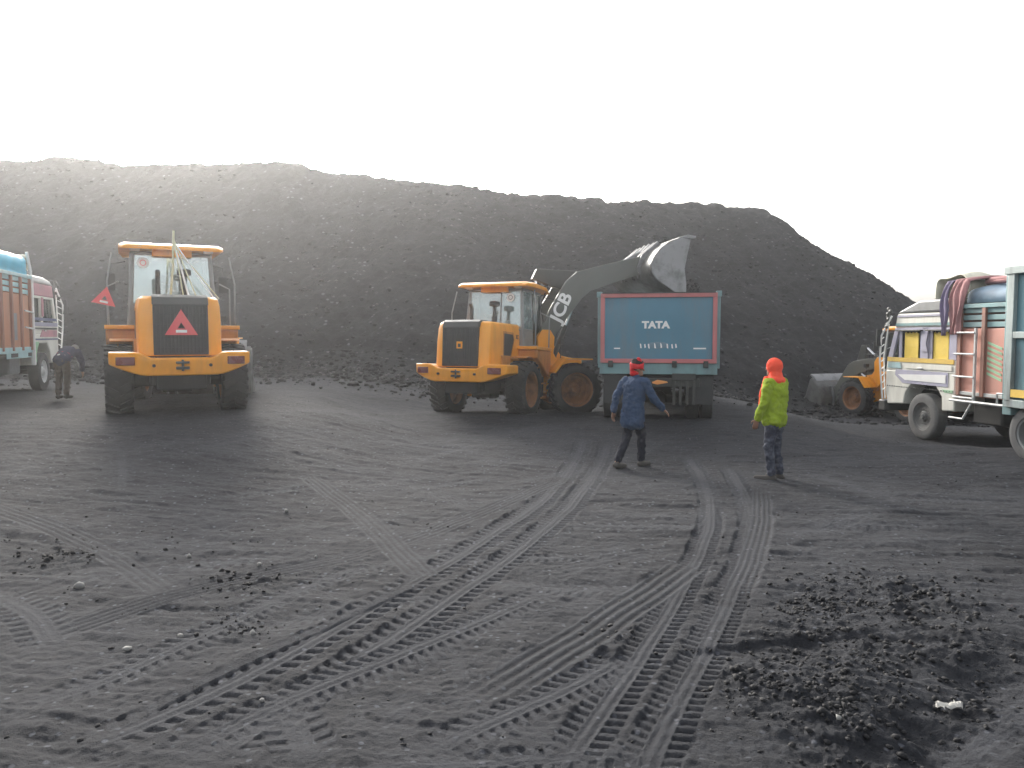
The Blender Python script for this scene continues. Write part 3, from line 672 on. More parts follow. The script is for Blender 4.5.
    for s in (1, -1):
        P = [(1.85,.75),(2.0,1.5),(2.05,2.0),(2.15,2.14),(2.42,2.12),(2.5,1.85),(2.72,1.55),(3.3,1.45),(3.3,.7),(2.6,.52)]
        b.prism(P, 'y', s*.42, s*.34)
    b.box(2.0,3.25,-.36,.36,.6,.95); b.box(2.05,2.6,-.36,.36,1.3,1.42)
    b.box(1.55,2.0,-.2,.2,.6,.78); b.box(1.55,2.0,-.2,.2,1.1,1.26)
    for s in (1, -1):
        y0, y1 = sorted((s*.42, s*.60)); b.prism([(2.05,1.35),(2.02,2.02),(2.14,2.20),(2.36,2.20),(2.48,2.02),(2.46,1.6),(2.7,1.2),(2.4,.95)], 'y', y0, y1)
    ff = b.build('front_frame', YEL, r, .02)
    b = MB(F); b.tube([(2.9,-.9,.68),(2.9,.9,.68)], .13, 12); b.box(2.6,3.2,-.28,.28,.45,.9); b.tube([(1.45,0,.5),(1.45,0,1.3)], .09, 12); b.build('front_axle', CHA, r, .01)
    for s in (1, -1):
        # front mudguard: flat top with a front lip
        b = MB(F); y0, y1 = sorted((s*.62, s*1.24)); b.prism([(2.28,1.10),(2.30,1.12),(2.58,1.47),(3.30,1.47),(3.30,1.44),(2.60,1.44),(2.32,1.08)], 'y', y0, y1); b.build('front_mudguard', YEL, r, .005)
        b = MB(F); b.tube([(2.55,s*.9,1.47),(2.55,s*.9,1.85)], .016); b.box(2.5,2.6,s*.9-.09,s*.9+.09,1.82,1.96); b.build('front_light', BLK, r, .02)
    # ---------------- loader arms
    A = Vector((2.24, 0, 2.0))
    Q = F @ Matrix.Translation(A) @ Matrix.Rotation(-R(theta), 4, 'Y') @ Matrix.Diagonal((AS, 1, 1+(AS-1)*.62, 1))
    armp = [(-.16,.02),(-.02,.15),(.5,.17),(1.1,.10),(1.35,-.03),(1.75,-.55),(2.22,-1.20),(2.20,-1.42),(2.0,-1.45),(1.55,-.92),(1.15,-.46),(.95,-.36),(.4,-.22),(-.05,-.14)]
    arms = []
    for s in (1, -1):
        b = MB(Q); y0, y1 = sorted((s*.50, s*.585)); b.prism(armp, 'y', y0, y1)
        arms.append(b.build('loader_arm', ARM, r, .012))
        if not rear_badge: pass
        elif s < 0:
            # lettering reads up the arm on the side seen
            text('arm_lettering', 'JCB', .36, WHT, r, Q @ face_M((.62, -.592, -.04), (1,0,.0), (0,0,1)), bold=.03, ext=.002, sx=1.0)
        else:
            text('arm_lettering', 'JCB', .36, WHT, r, Q @ face_M((.52, .592, -.03), (-1,0,.0), (0,0,1)), bold=.03, ext=.002, sx=1.0)
    b = MB(Q); b.tube([(1.22,-.5,-.18),(1.22,.5,-.18)], .12, 14); b.build('cross_tube', DGR, r)
    # bell crank above the cross tube
    CR = Vector((1.22,0,-.18)); up = Vector((1.02,0,.62)); dn = Vector((1.55,0,-.62))
    b = MB(Q); b.prism([(up.x-.1,up.z+.06),(up.x+.12,up.z+.06),(CR.x+.2,CR.z+.15),(dn.x+.1,dn.z-.05),(dn.x-.1,dn.z-.08),(CR.x-.18,CR.z-.1)], 'y', -.09, .09); b.build('bell_crank', DGR, r, .02)
    B = Q @ Vector((2.1, 0, -1.32))                       # bucket pins
    Bf = F.inverted() @ B
    K = F @ Matrix.Translation(Bf) @ Matrix.Rotation(-R(phi), 4, 'Y') @ Matrix.Diagonal(((1.22, 1, 1.22, 1) if rear_badge else (1.05, 1, 1.05, 1)))
    link_pt = K @ Vector((-.02, 0, .42))
    b = MB(); b.tube([Q @ dn, link_pt], .07, 10); b.build('bucket_link', BKW, r)
    b = MB(); p0 = F @ Vector((2.18,0,1.62)); p1 = Q @ up; mid = p0.lerp(p1, .62); b.tube([p0, mid], .085, 14); b.build('tilt_cylinder', DGR, r)
    b = MB(); b.tube([mid, p1], .045, 12); b.build('tilt_rod', CHR, r)
    for s in (1, -1):
        p0 = F @ Vector((2.35, s*.40, 1.05)); p1 = Q @ Vector((1.02, s*.46, -.26)); mid = p0.lerp(p1, .6)
        MB().tube([p0, mid], .07, 12).build('lift_cylinder', DGR, r); MB().tube([mid, p1], .04, 12).build('lift_rod', CHR, r)
        # hydraulic hoses
        MB().tube([F @ Vector((2.15,s*.2,1.9)), F @ Vector((2.3,s*.2,2.35)), Q @ Vector((.5,s*.25,.3)), Q @ Vector((.95,s*.2,.35))], .018, 6).build('hose', BLK, r)
    # bucket
    HW = 1.27
    outer = [(1.12,-.36),(.9,-.37),(.18,-.36),(.02,-.30),(-.08,-.16),(-.10,.05),(-.06,.28),(.04,.52),(.22,.74),(.40,.84)]
    inner = [(1.12,-.335),(.9,-.335),(.20,-.325),(.05,-.27),(-.04,-.14),(-.06,.05),(-.02,.27),(.08,.50),(.245,.71),(.41,.81)]
    b = MB(K); n = len(outer); vs = [(x_, y_, z_) for y_ in (-HW, HW) for (x_, z_) in outer+inner[::-1]]
    m = 2*n; fs = [(k, (k+1) % m, (k+1) % m+m, k+m) for k in range(m)]
    fs += [(i, i+1, m-2-i, m-1-i) for i in range(n-1)] + [tuple(m+j for j in (i+1, i, m-1-i, m-2-i)) for i in range(n-1)]
    b.add(vs, fs)
    sidep = [(1.0,-.35),(.2,-.345),(.03,-.28),(-.07,-.15),(-.085,.05),(-.045,.28),(.055,.51),(.23,.73),(.42,.80),(.50,.55),(.62,.2),(.82,-.05)]
    bucket = b.build('bucket', BKT, r, .006)
    for s in (1, -1): MB(K).prism(sidep, 'y', s*(HW-.0), s*(HW+.03)).build('bucket_side', BKW if rear_badge else BKT, r, .006)  # paler steel on the raised bucket only
    b = MB(K); b.box(1.02,1.28,-HW-.03,HW+.03,-.385,-.35); 
    for i in range(7): y_ = -1.15+2.3*i/6; b.prism([(1.2,-.33),(1.2,-.41),(1.42,-.38)], 'y', y_-.05, y_+.05)
    b.build('cutting_edge', BKT, r, .004)
    b = MB(K); b.prism([(.38,.80),(.22,.70),(.20,.74),(.34,.90),(.52,.99),(.54,.95)], 'y', -HW+.1, HW-.1); b.build('spill_guard', BKW, r, .005)  # paler steel than the shell puts its lit top into the colour
    b = MB(K)
    for s in (1, -1):
        for d_ in (.44, .64): y0 = s*d_; b.prism([(-.14,-.20),(.05,-.33),(.0,.1),(.10,.55),(-.05,.55),(-.2,.1)], 'y', y0-.025, y0+.025)
    for d_ in (-.14,.14): b.prism([(-.12,.28),(.02,.28),(.12,.55),(-.06,.56)], 'y', d_-.025, d_+.025)
    b.build('bucket_bracket', BKW, r, .006)
    return r, F, Q, K

def place(px, d, a): return ((px-512)/F_PX*d, d)
L1, F1, Q1, K1 = loader((-6.50, 15.1, .49), -27, 14, -6, 0, 'yellow wheel loader seen from behind with red triangle on its grille, left of the yard')
L2, F2, Q2, K2 = loader((-.66, 19.0, .05), 23, 52, 66, -30, 'yellow wheel loader with raised bucket emptying over the blue tipper truck', pitch=3.4, rear_badge=True, AS=1.42)
L3, F3, Q3, K3 = loader((14.6, 26.7, -1.0), -10, -14, -4, 0, 'yellow wheel loader farthest away, half hidden behind the painted cab truck')

# coal in the raised bucket and sliding off its lip
bpy.context.view_layer.update()
W2 = L2.matrix_world @ K2
pts = []
for i in range(900):
    u = rnd.random(); y_ = rnd.uniform(-1.15, 1.15)
    x_ = -.0+1.15*u; z_ = -.3+ rnd.random()*(.55-.5*u)
    p = W2 @ Vector((x_, y_, z_)); pts.append((p.x, p.y, p.z, .03+.09*rnd.random()**2))
o = rocks('bucket_coal', pts, LUMP, 31); tag(o, 'dark coal filling the raised bucket above the blue tipper truck', 'coal load', kind='stuff')
pts = []
for i in range(5200):
    u = rnd.random()**.8; y_ = rnd.uniform(-1.15, 1.15)*(1-.1*u)
    p = W2 @ Vector((1.10+.75*u*rnd.random()+rnd.gauss(0,.08), y_, -.25+.5*rnd.random()*(1-u))); p.z -= 1.5*u*u+rnd.gauss(0,.05); pts.append((p.x, p.y, p.z, .012+.05*rnd.random()**2))
o = rocks('falling_coal', pts, LUMP, 32); tag(o, 'stream of coal falling from the raised bucket into the truck body', 'falling coal', kind='stuff')

# warning triangles
def triangle(loc, a, size, label, tilt=0):
    b = MB(); R0 = size; T = [(0, R0), (-R0*.9, -R0*.5), (R0*.9, -R0*.5)]; t2 = [(p[0]*.24, p[1]*.24) for p in T]
    vs = [(x_, y_, z_) for x_ in (-.012, .012) for (y_, z_) in T+t2]
    fs = []
    for i in range(3):
        j = (i+1) % 3; fs += [(i, j, j+3, i+3), (6+i, i+9, j+9, 6+j), (i, i+6, j+6, j), (i+3, j+3, j+9, i+9)]
    b.add(vs, fs); o = b.build('warning_triangle', RED); o.location = loc; o.rotation_euler = (R(tilt), 0, R(90-a))
    MB().box(-.016, -.0125, -R0*.30, R0*.30, -R0*.36, -R0*.20).build('pale_bar', WHT, o)
    tag(o, label, 'warning triangle', 'red warning triangles on the loader'); return o
p = L1.matrix_world @ Vector((-1.495, 0.0, 1.68)); triangle(p, -27, .30, 'red warning triangle fixed on the black grille of the left loader')
p = L1.matrix_world @ Vector((.32, 1.20, 2.22)); triangle(p, -27, .23, 'tilted red warning triangle hung on the handrail beside the loader cab', 12)
# rod and ropes tied from the cab roof to the hood
rp = empty('rope_rig', L1.matrix_world @ Vector((-.35, -.02, 2.2)), -25)
tag(rp, 'pale rod with ropes stretched from loader cab roof down to its hood', 'rope')
MB().tube([(0,.12,0),(-.05,.06,.6),(-.02,.03,1.30)], .02, 8).build('rod', ROPE, rp)
for k, (e1, c1) in enumerate((((-.45,-.10,.02),ROPE),((-.3,-.34,.02),ROPE),((-.5,-.62,.03),WHT),((-.62,-.2,-.02),WHT),((-.2,-.2,.02),WHT),((.1,-.75,.05),ROPE))):
    MB().tube([(-.02,.03,1.18-.04*k),((e1[0])*.5,(e1[1]+.03)*.45,.6),e1], .011, 6).build('rope', c1, rp)

# ------------------------------------------------------------------ tipper trucks
TEAL = pmat('teal_blue_paint', (.06,.20,.29), .30, dirt=.55, dirtcol=(.13,.17,.19), streak=True, scale=2.2, bump=.25, bscale=3, var=.2)
TEALG = pmat('grey_teal_paint', (.17,.30,.31), .5, dirt=.4, streak=True, bump=.05)
PINK = pmat('faded_red_paint', (.52,.16,.16), .5, dirt=.3, dirtcol=(.2,.15,.14), streak=True)
SBLU = pmat('slate_blue_paint', (.13,.22,.28), .5, dirt=.35, streak=True)
DTEAL = pmat('deep_teal_paint', (.05,.16,.21), .5, dirt=.35, streak=True)
YLW = pmat('yellow_trim_paint', (.72,.48,.08), .5, dirt=.2)
CREAM = pmat('cream_paint', (.74,.73,.66), .5, dirt=.30, dirtcol=(.28,.26,.22), streak=True, bump=.05)
ORG = pmat('orange_lamp', (.75,.30,.08), .4, dirt=.15)
def truck_wheel(r, x, y, s, Ro=.5, mat=RUB, rm=DGR, dish=.1): return wheel(r, (x, y, Ro), s, Ro, .27, False, mat, rm, 0, dish, .58)
def tipper(loc, a, label, body, frame, post, lettering=True, wheelmat=RUB, rimmat=DGR, Ro=.48, ZB=1.34, ZT=2.76, ax=.85):
    """origin on the ground at the rear end, +X forward"""
    r = empty('tipper_truck', loc, a); tag(r, label, 'tipper truck', 'tipper trucks')
    Wd = 1.22; LX = 4.6
    # body shell, open top
    b = MB(); b.box(.06, LX, -Wd, -Wd+.05, ZB-.05, ZT); b.box(.06, LX, Wd-.05, Wd, ZB-.05, ZT); b.box(LX-.05, LX, -Wd+.05, Wd-.05, ZB, ZT+.25); b.box(.06, LX, -Wd+.05, Wd-.05, ZB-.06, ZB)
    shell = b.build('body', body, r, .008)
    for s in (1, -1):
        b = MB(); y0, y1 = sorted((s*Wd, s*(Wd+.07)))
        for x_ in (.12, 1.2, 2.3, 3.4, LX-.12): MB().box(x_-.07, x_+.07, y0, y1, ZB-.06, ZT).build('side_post', post, r, .01)
        b = MB(); b.box(.0, LX, y0-.02, y1+.02, ZT-.04, ZT+.08); b.box(.05, LX, y0, y1-.01, ZB-.14, ZB-.02); b.box(.19, LX-.19, y0+.002, y1-.02, (ZB+ZT)/2-.05, (ZB+ZT)/2+.05); b.build('side_rail', post, r, .008)
        b = MB(); b.box(.19, LX-.19, y0+.004, y0+.03, ZB+.02, ZB+.14); b.build('side_stripe', YLW, r)
    # tailgate
    b = MB(); b.box(-.02, .045, -Wd+.05, Wd-.05, ZB+.06, ZT-.05); tg = b.build('tailgate', TEAL if lettering else body, r, .006)
    b = MB(); fw = .09
    b.box(-.06, .05, -Wd, Wd, ZT-.05-.0, ZT+.04); b.box(-.06, .05, -Wd, Wd, ZB-.03, ZB+.06)
    for s in (1, -1): y0, y1 = sorted((s*(Wd-.09), s*Wd)); b.box(-.058, .05, y0, y1, ZB+.06, ZT-.05)
    b.build('tailgate_frame', frame, r, .008)
    b = MB(); b.box(-.075, -.055, -Wd+.03, Wd-.03, ZT+.035, ZT+.055); b.build('tailgate_lip', DGR, r)
    b = MB(); b.box(-.02, .16, -Wd-.02, Wd+.02, ZB-.27, ZB-.035); b.build('rear_sill', TEALG, r, .01)
    if lettering:
        text('tailgate_lettering', 'TATA', .20, WHT, tg, face_M((-.022, .05, 2.12), (0,-1,0), (0,0,1)), bold=.055, ext=.003, sx=1.12)
        MB().box(-.024,-.02,-.36,.36,2.02,2.028).build('tailgate_rule', TEAL, tg)
        b = MB()
        for i, y_ in enumerate((.36,.27,.19,.06,-.07,-.2,-.3,-.38)): b.prism([(y_-.02, 1.63+.015*math.sin(i*2)), (y_+.012, 1.63), (y_+.02, 1.73+.02*math.sin(i*5)), (y_-.005, 1.72)], 'x', -.026, -.02)
        b.build('worn_lettering', WHT, tg)
        MB().ell((-.02,.0,1.69), (.006,.24,.075)).build('plate_smudge', SBLU, tg)
        b = MB(); b.box(-.026,-.02,.80,.93,1.61,1.635); b.build('left_mark', WHT, tg); b = MB(); b.box(-.026,-.02,-1.0,-.74,1.61,1.64); b.build('right_mark', WHT, tg)
    # hinges / latches
    b = MB()
    for y_ in (-1.0, -.35, .35, 1.0): b.box(-.09, 0, y_-.05, y_+.05, ZB-.12, ZB+.02)
    b.build('latch', DGR, r, .01)
    # chassis
    b = MB()
    for s in (1, -1): b.box(.12, 6.6, s*.42-.05, s*.42+.05, .82, 1.08); b.box(.3, 4.4, s*.46-.06, s*.46+.06, 1.10, 1.28)
    for x_ in (.15, 1.0, 2.2, 3.2, 4.5, 6.4): b.box(x_, x_+.1, -.40, .40, .86, 1.04)
    b.box(1.3, 2.0, -.3, .3, .55, .85); b.box(4.6,6.0,-.35,.35,.6,1.1)
    b.build('chassis', CHA, r, .006)
    b = MB()
    b.box(.02, .10, -.88, .66, .80, .98)
    bb = b.build('rear_beam', DGR, r, .01)
    b = MB(); b.prism([(.12,.90),(.0,.95),(-.20,.92),(-.22,.89),(-.0,.85),(.10,.87)], 'x', .0, .02); b.build('lamp', ORG, bb, .004)
    b = MB()
    for y_ in (-.35,-.48,-.62,-.76): b.box(0.0, .05, y_-.03, y_+.03, .42, .94)
    b.box(-.02, .06, -.80, -.30, .94, 1.10); b.build('hanging_bracket', DGR, r, .008)
    axles = (ax, ax+1.2)
    for s in (1, -1):
        y0, y1 = sorted((s*.66, s*1.16)); b = MB(); b.box(.10, .13, y0, y1, .42, 1.06); b.build('mud_flap', BLK, r, .006)
        y0, y1 = sorted((s*.66, s*1.18)); b = MB()
        b.prism([(.14,1.08),(.16,.95),(2.7,.95),(2.72,1.08)], 'y', y0, y1); b.build('mudguard', CHA, r, .01)
        for x_ in axles:
            truck_wheel(r, x_, s*1.06, s, Ro, wheelmat, rimmat, -.5); truck_wheel(r, x_, s*.76, s, Ro, wheelmat, rimmat, -.5)
    for x_ in axles: b = MB(); b.tube([(x_,-1.1,Ro),(x_,1.1,Ro)], .09, 10); b.ell((x_,0,Ro), (.22,.2,.2)); b.build('axle', CHA, r)
    MB().tube([(5.5,-1.0,Ro),(5.5,1.0,Ro)], .07, 10).build('axle', CHA, r)
    for s in (1, -1): truck_wheel(r, 5.55, s*1.03, s, Ro, wheelmat, rimmat, .75)
    # cab
    b = MB(); b.prism([(4.78,.72),(5.0,.72),(5.05,1.1),(5.95,1.1),(6.05,.72),(6.55,.62),(6.62,1.6),(6.42,2.56),(6.2,2.68),(4.85,2.68),(4.78,2.6)], 'y', -1.17, 1.17); b.build('cab', body, r, .05, 3)
    MB().prism([(6.63,1.62),(6.45,2.45),(6.47,2.46),(6.65,1.62)], 'y', -1.02, 1.02).build('windscreen', GLD, r)
    MB().box(6.5,6.75,-1.2,1.2,.45,.72).build('bumper', DGR, r, .03)
    for s in (1, -1):
        y0, y1 = sorted((s*1.165, s*1.18)); MB().prism([(5.1,1.66),(6.4,1.66),(6.25,2.4),(5.1,2.4)], 'y', y0, y1).build('door_window', GLD, r)
        b = MB(); b.tube([(6.4,s*1.17,2.35),(6.5,s*1.47,2.45),(6.5,s*1.47,1.9)], .015); b.tube([(6.5,s*1.47,1.5),(6.5,s*1.47,2.1)], .012); b.box(6.47,6.50,s*1.47-.1,s*1.47+.1,1.75,2.2); b.build('mirror', BLK, r, .01)
        MB().box(6.66,6.70,s*.85-.12,s*.85+.12,.8,1.0).build('headlight', WHT, r, .02)
    MB().box(6.63,6.68,-.9,.9,1.05,1.45).build('grille', BLK, r, .01)
    # red pennant rod and tassels on the right mirror
    b = MB(); b.tube([(6.0,-1.5,2.35),(6.0,-1.5,3.0)], .02); b.build('red_rod', RED, r)
    b = MB()
    for k in range(6): b.ell((6.0, -1.5+.05*math.sin(k*2.1), 1.25+.22*k), (.07,.06+.02*(k % 2),.09))
    b.build('tassel', PINK, r)
    MB().box(5.98,6.03,-1.52,-1.36,1.9,2.08).build('side_mirror', WHT, r, .01)
    return r
T1 = tipper((3.12, 16.7, .11), 11, 'blue tipper truck seen from behind with red-framed tailgate, being loaded', SBLU, PINK, TEALG)
pts = []
bpy.context.view_layer.update()
for i in range(2600):
    x_ = rnd.uniform(.2, 4.5); y_ = rnd.uniform(-1.12, 1.12); h = 2.0+.62*math.exp(-((x_-3.2)/1.5)**2-(y_/1.2)**2)
    p = T1.matrix_world @ Vector((x_, y_, h+rnd.gauss(0,.03))); pts.append((p.x, p.y, p.z, .04+.10*rnd.random()**2))
o = rocks('truck_coal', pts, LUMP, 41); tag(o, 'coal heaped inside the blue tipper truck body', 'coal load', kind='stuff')
# the tipper at the right edge faces the camera side; only its rear corner shows
c0 = Vector((.6275*12.25, 12.25, .08))
h2 = heading(172); rt = Vector((h2.y, -h2.x, 0))    # its right side looks left
loc = c0 - rt*1.30
T2 = tipper(tuple(loc), 172, 'grey-blue tipper truck cut off by the right edge of the picture', pmat('sea_blue_paint', (.12,.27,.32), .5, dirt=.55, streak=True), TEALG, pmat('pale_slate_paint', (.33,.40,.39), .5, dirt=.55, streak=True), lettering=False, wheelmat=RUBL, rimmat=LGR, Ro=.43, ZB=.96, ZT=2.92, ax=.48)
tag(T2, group='tipper trucks')

# ------------------------------------------------------------------ painted goods trucks
SALM = pmat('salmon_red_paint', (.56,.25,.19), .6, dirt=.45, dirtcol=(.38,.29,.25), streak=True, scale=2)
ORBR = pmat('orange_brown_paint', (.50,.22,.12), .6, dirt=.45, dirtcol=(.28,.21,.18), streak=True, scale=2)
CYAN = pmat('pale_cyan_paint', (.36,.56,.58), .55, dirt=.5, dirtcol=(.3,.33,.33), streak=True)
AQUA = pmat('aqua_paint', (.17,.32,.33), .55, dirt=.5, dirtcol=(.24,.26,.26), streak=True)
BTARP = pmat('bright_blue_tarpaulin', (.06,.50,.72), .45, dirt=.12, bump=.2, bscale=8)
LILA = pmat('lilac_paint', (.36,.35,.46), .55, dirt=.45, dirtcol=(.3,.29,.3))
GRN = pmat('pale_green_paint', (.32,.55,.34), .55, dirt=.25)
PNK = pmat('pink_paint', (.50,.22,.26), .55, dirt=.45, dirtcol=(.3,.25,.25))
NAVY = pmat('navy_paint', (.08,.10,.2), .5, dirt=.2)
CLOTH1 = pmat('faded_rose_cloth', (.36,.17,.17), .85, dirt=.3, bump=.5, bscale=9)
CLOTH2 = pmat('violet_cloth', (.15,.12,.22), .85, dirt=.5, dirtcol=(.2,.18,.2), bump=.5, bscale=9)
CANV = pmat('canvas', (.52,.50,.40), .85, dirt=.35, bump=.4, bscale=8)
DBLU = pmat('dusty_blue_sheet', (.16,.24,.32), .7, dirt=.3, bump=.3, bscale=7)
BRNP = pmat('brown_post_paint', (.33,.15,.105), .6, dirt=.4, streak=True)
GRIM = pmat('dusty_grey_rim', (.14,.14,.135), .7, dirt=.6, dirtcol=(.07,.068,.065))
YCUR = pmat('yellow_curtain', (.80,.58,.10), .8, dirt=.15, bump=.4, bscale=12)
STEEL = pmat('painted_pipe', (.55,.56,.55), .45, dirt=.3)
def goods_truck(loc, a, label, side, cab_low, cab_up, band, panel, upper, lower_trim, variant):
    """origin on the ground under the front axle centre, +X forward; side = +1 when the left side is the one seen"""
    r = empty('goods_truck', loc, a); tag(r, label, 'truck', 'painted goods trucks')
    Wc = 1.17; Ro = .52
    ZR = 2.98 if variant == 'left' else 3.08
    # cab shell with wheel arch
    arch = [(-.62,.70),(-.60,1.0),(-.36,1.26),(.36,1.26),(.60,1.0),(.66,.74)]
    low = [(-1.0,.72)] + arch + [(1.26,.70),(1.34,1.0),(1.34,1.50),(-1.0,1.50)]
    b = MB(); b.prism(low, 'y', -Wc, Wc); b.build('cab_lower', cab_low, r, .03, 3)
    up = [(-1.0,1.503),(1.34,1.503),(1.30,1.78),(-1.0,1.78)]
    b = MB(); b.prism(up, 'y', -Wc+.006, Wc-.006); b.build('cab_side_panel', cab_up, r, .01)
    # window band: pillars only
    b = MB(); zs0, zs1 = 1.783, 2.48
    for s in (1, -1):
        y0, y1 = sorted((s*(Wc-.06), s*(Wc-.01)))
        for P in ([(-1.0,zs0),(-.86,zs0),(-.84,zs1),(-1.0,zs1)], [(-.12,zs0),(.08,zs0),(.08,zs1),(-.12,zs1)], [(1.12,zs0),(1.29,zs0),(1.05,zs1),(.90,zs1)], [(-.84,zs1-.06),(.92,zs1-.06),(.90,zs1),(-.84,zs1)]): b.prism(P, 'y', y0, y1)
    b.box(-1.0,-.95,-Wc+.07,Wc-.07,zs0,zs1); b.box(1.0,1.1,-.03,.03,1.9,zs1)
    b.build('window_pillar', cab_up if variant == 'left' else LILA, r, .008)
    b = MB(); b.prism([(-1.0,2.484),(1.06,2.484),(.98,2.80),(-1.0,2.80)], 'y', -Wc+.01, Wc-.01); b.build('cab_header', PNK if variant == 'left' else CREAM, r, .03, 3)
    b = MB(); b.prism([(-1.02,2.803),(1.02,2.803),(.70,2.92),(.2,ZR),(-1.02,ZR)], 'y', -Wc-.01, Wc+.01); b.build('cab_roof', WHT if variant == 'left' else LGR, r, .05, 3)
    # bands and painted panels on both cab sides
    for s in (1, -1):
        def patch(P, m, d=.0, name='painted_panel'):
            y0, y1 = sorted((s*(Wc+.003+d), s*(Wc+.012+d))); return MB().prism(P, 'y', y0, y1).build(name, m, r)
        patch([(-.96,1.70),(1.28,1.70),(1.28,1.80),(-.96,1.80)], band, 0, 'sill_band')
        if variant == 'right':
            patch([(-.80,1.22),(.70,1.22),(.98,1.40),(.95,1.52),(-.80,1.52)], LILA); patch([(-.74,1.29),(.60,1.29),(.86,1.41),(-.74,1.47)], WHT, .010)
            patch([(-.96,2.52),(1.02,2.52),(1.0,2.58),(-.96,2.58)], AQUA); patch([(-.96,2.72),(.96,2.72),(.95,2.76),(-.96,2.76)], LILA)
            patch([(-.96,1.10),(-.70,1.10),(-.62,1.16),(-.96,1.16)], GRN)
            patch([(.76,1.55),(1.26,1.55),(1.24,1.68),(.80,1.68)], CYAN); patch([(-.9,1.56),(.6,1.56),(.6,1.66),(-.9,1.66)], CREAM, .002)
            patch([(-.13,1.95),(.09,1.95),(.02,2.12),(.09,2.4),(-.13,2.4),(-.06,2.12)], LILA)
            b = MB()
            for k in range(26): b.ell((-.95+2.2*k/25, s*(Wc+.008), 1.13), (.014,.014,.014), None, 6, 4)
            b.build('rivet_row', DGR, r)
        else:
            patch([(-.98,.78),(-.64,.78),(-.62,1.02),(-.40,1.30),(-.98,1.30)], GRN); patch([(-.98,1.34),(1.28,1.34),(1.28,1.38),(-.98,1.38)], NAVY)
            patch([(-.3,1.42),(1.2,1.42),(1.2,1.60),(-.1,1.60)], PNK); patch([(-.9,1.62),(1.2,1.62),(1.2,1.66),(-.9,1.66)], DGR, .002)
            patch([(-.96,1.84),(1.24,1.84),(1.2,1.92),(-.96,1.92)], NAVY)
            patch([(-.10,1.95),(.07,1.95),(.07,2.45),(-.10,2.45)], PNK)
        # curtains behind open windows
        for (x0, x1) in ((-.84,-.12),(.08,.92)):
            y0, y1 = sorted((s*(Wc-.10), s*(Wc-.075)))
            b = MB(); n = 10
            b.prism([(x0,1.79),(x1+(.12 if x1 > .5 else 0),1.79),(x1,2.42),(x0,2.42)], 'y', y0, y1)
            wn = b.build('window', GLD, r)
            if variant == 'right':
                y0, y1 = sorted((s*(Wc-.07), s*(Wc-.055))); xm = (x0+x1)/2; n = 14
                MB().prism([(xm-.22,1.80),(xm+.25,1.80)]+[(xm+.25-.47*k/n, 2.36+.02*math.sin(k*1.7)) for k in range(n+1)], 'y', y0, y1).build('curtain', YCUR, wn)
                y0, y1 = sorted((s*(Wc-.05), s*(Wc-.03))); b = MB(); b.box(x0,x0+.09,y0,y1,1.79,2.42); b.box(x1-.10,x1,y0,y1,1.79,2.42); b.build('window_frame', LILA, wn)
            if variant == 'right':
                b = MB(); y0, y1 = sorted((s*(Wc-.0), s*(Wc+.07))); b.box(x0-.02, x1+.02, y0, y1, 2.40, 2.43); b.build('window_visor', DGR, r, .003)
        b = MB(); b.tube([(.0,s*(Wc+.03),1.58),(.16,s*(Wc+.03),1.58)], .015, 6); b.build('door_handle', STEEL, r)
        # tall guard rods by the mirror at the cab front
        b = MB(); b.tube([(1.42,s*(Wc+.02),.8),(1.44,s*(Wc+.10),1.7),(1.34,s*(Wc+.14),2.3),(1.10,s*(Wc+.05),2.75)], .022, 6); b.tube([(1.50,s*(Wc-.1),.8),(1.52,s*(Wc-.05),1.8),(1.25,s*(Wc),2.72)], .018, 6)
        for k in range(9): b.tube([(1.43,s*(Wc+.03+.01*k),1.0+.17*k),(1.50,s*(Wc-.10+.01*k),1.07+.17*k)], .012, 5)
        b.build('guard_rod', WHT, r)
        b = MB(); b.box(1.36,1.40,s*(Wc+.17)-.07,s*(Wc+.17)+.07,2.05,2.45); b.build('mirror', BLK, r, .01)
        b = MB()
        for k in range(8): b.ell((1.24+.10*math.sin(k*1.9), s*(Wc+.04+.05*math.cos(k*2.3)), 2.5+.06*k), (.05,.04,.05), None, 8, 5)
        b.build('tassel', DGR, r)
    # cab front
    MB().prism([(1.31,1.85),(1.33,1.85),(1.10,2.46),(1.08,2.46)], 'y', -1.02, 1.02).build('windscreen', GLD, r)
    b = MB(); b.box(1.345,1.40,-.8,.8,1.05,1.6)
    for k in range(6): b.box(1.40,1.42,-.8,.8,1.08+.09*k,1.12+.09*k)
    b.build('grille', BLK, r, .005)
    MB().box(1.30,1.56,-1.2,1.2,.52,.78).build('bumper', DGR, r, .03)
    for s in (1, -1): MB().lathe([(0,0),(.11,0),(.11,.04),(.08,.06),(0,.06)], 20, Matrix.Translation((1.345, s*.92, .95)) @ Matrix.Rotation(R(-90), 4, 'Z')).build('headlight', WHT, r)
    # cargo body
    X1, X0 = -1.10, -6.6; ZB, ZM, ZT = 1.20, 2.44, 2.86; Wb = 1.20
    b = MB(); b.box(X0, X1, -Wb, Wb, ZB-.12, ZB); b.box(X0, X1, -Wb, -Wb+.05, ZB, ZM); b.box(X0, X1, Wb-.05, Wb, ZB, ZM); b.box(X0, X0+.05, -Wb+.05, Wb-.05, ZB, ZM); b.box(X1-.05, X1, -Wb+.05, Wb-.05, ZB, ZT)
    b.build('cargo_side', panel, r, .01)
    b = MB()
    for s in (1, -1):
        y0, y1 = sorted((s*(Wb-.04), s*Wb)); 
        for k in range(3): b.box(X0, X1, y0, y1, ZM+.03+.14*k, ZM+.13+.14*k)
        y0, y1 = sorted((s*(Wb-.05), s*(Wb+.06))); b.box(X0, X1+.02, y0, y1, ZT-.01, ZT+.07)
    b.build('upper_rail', upper, r, .006)
    b = MB(); 
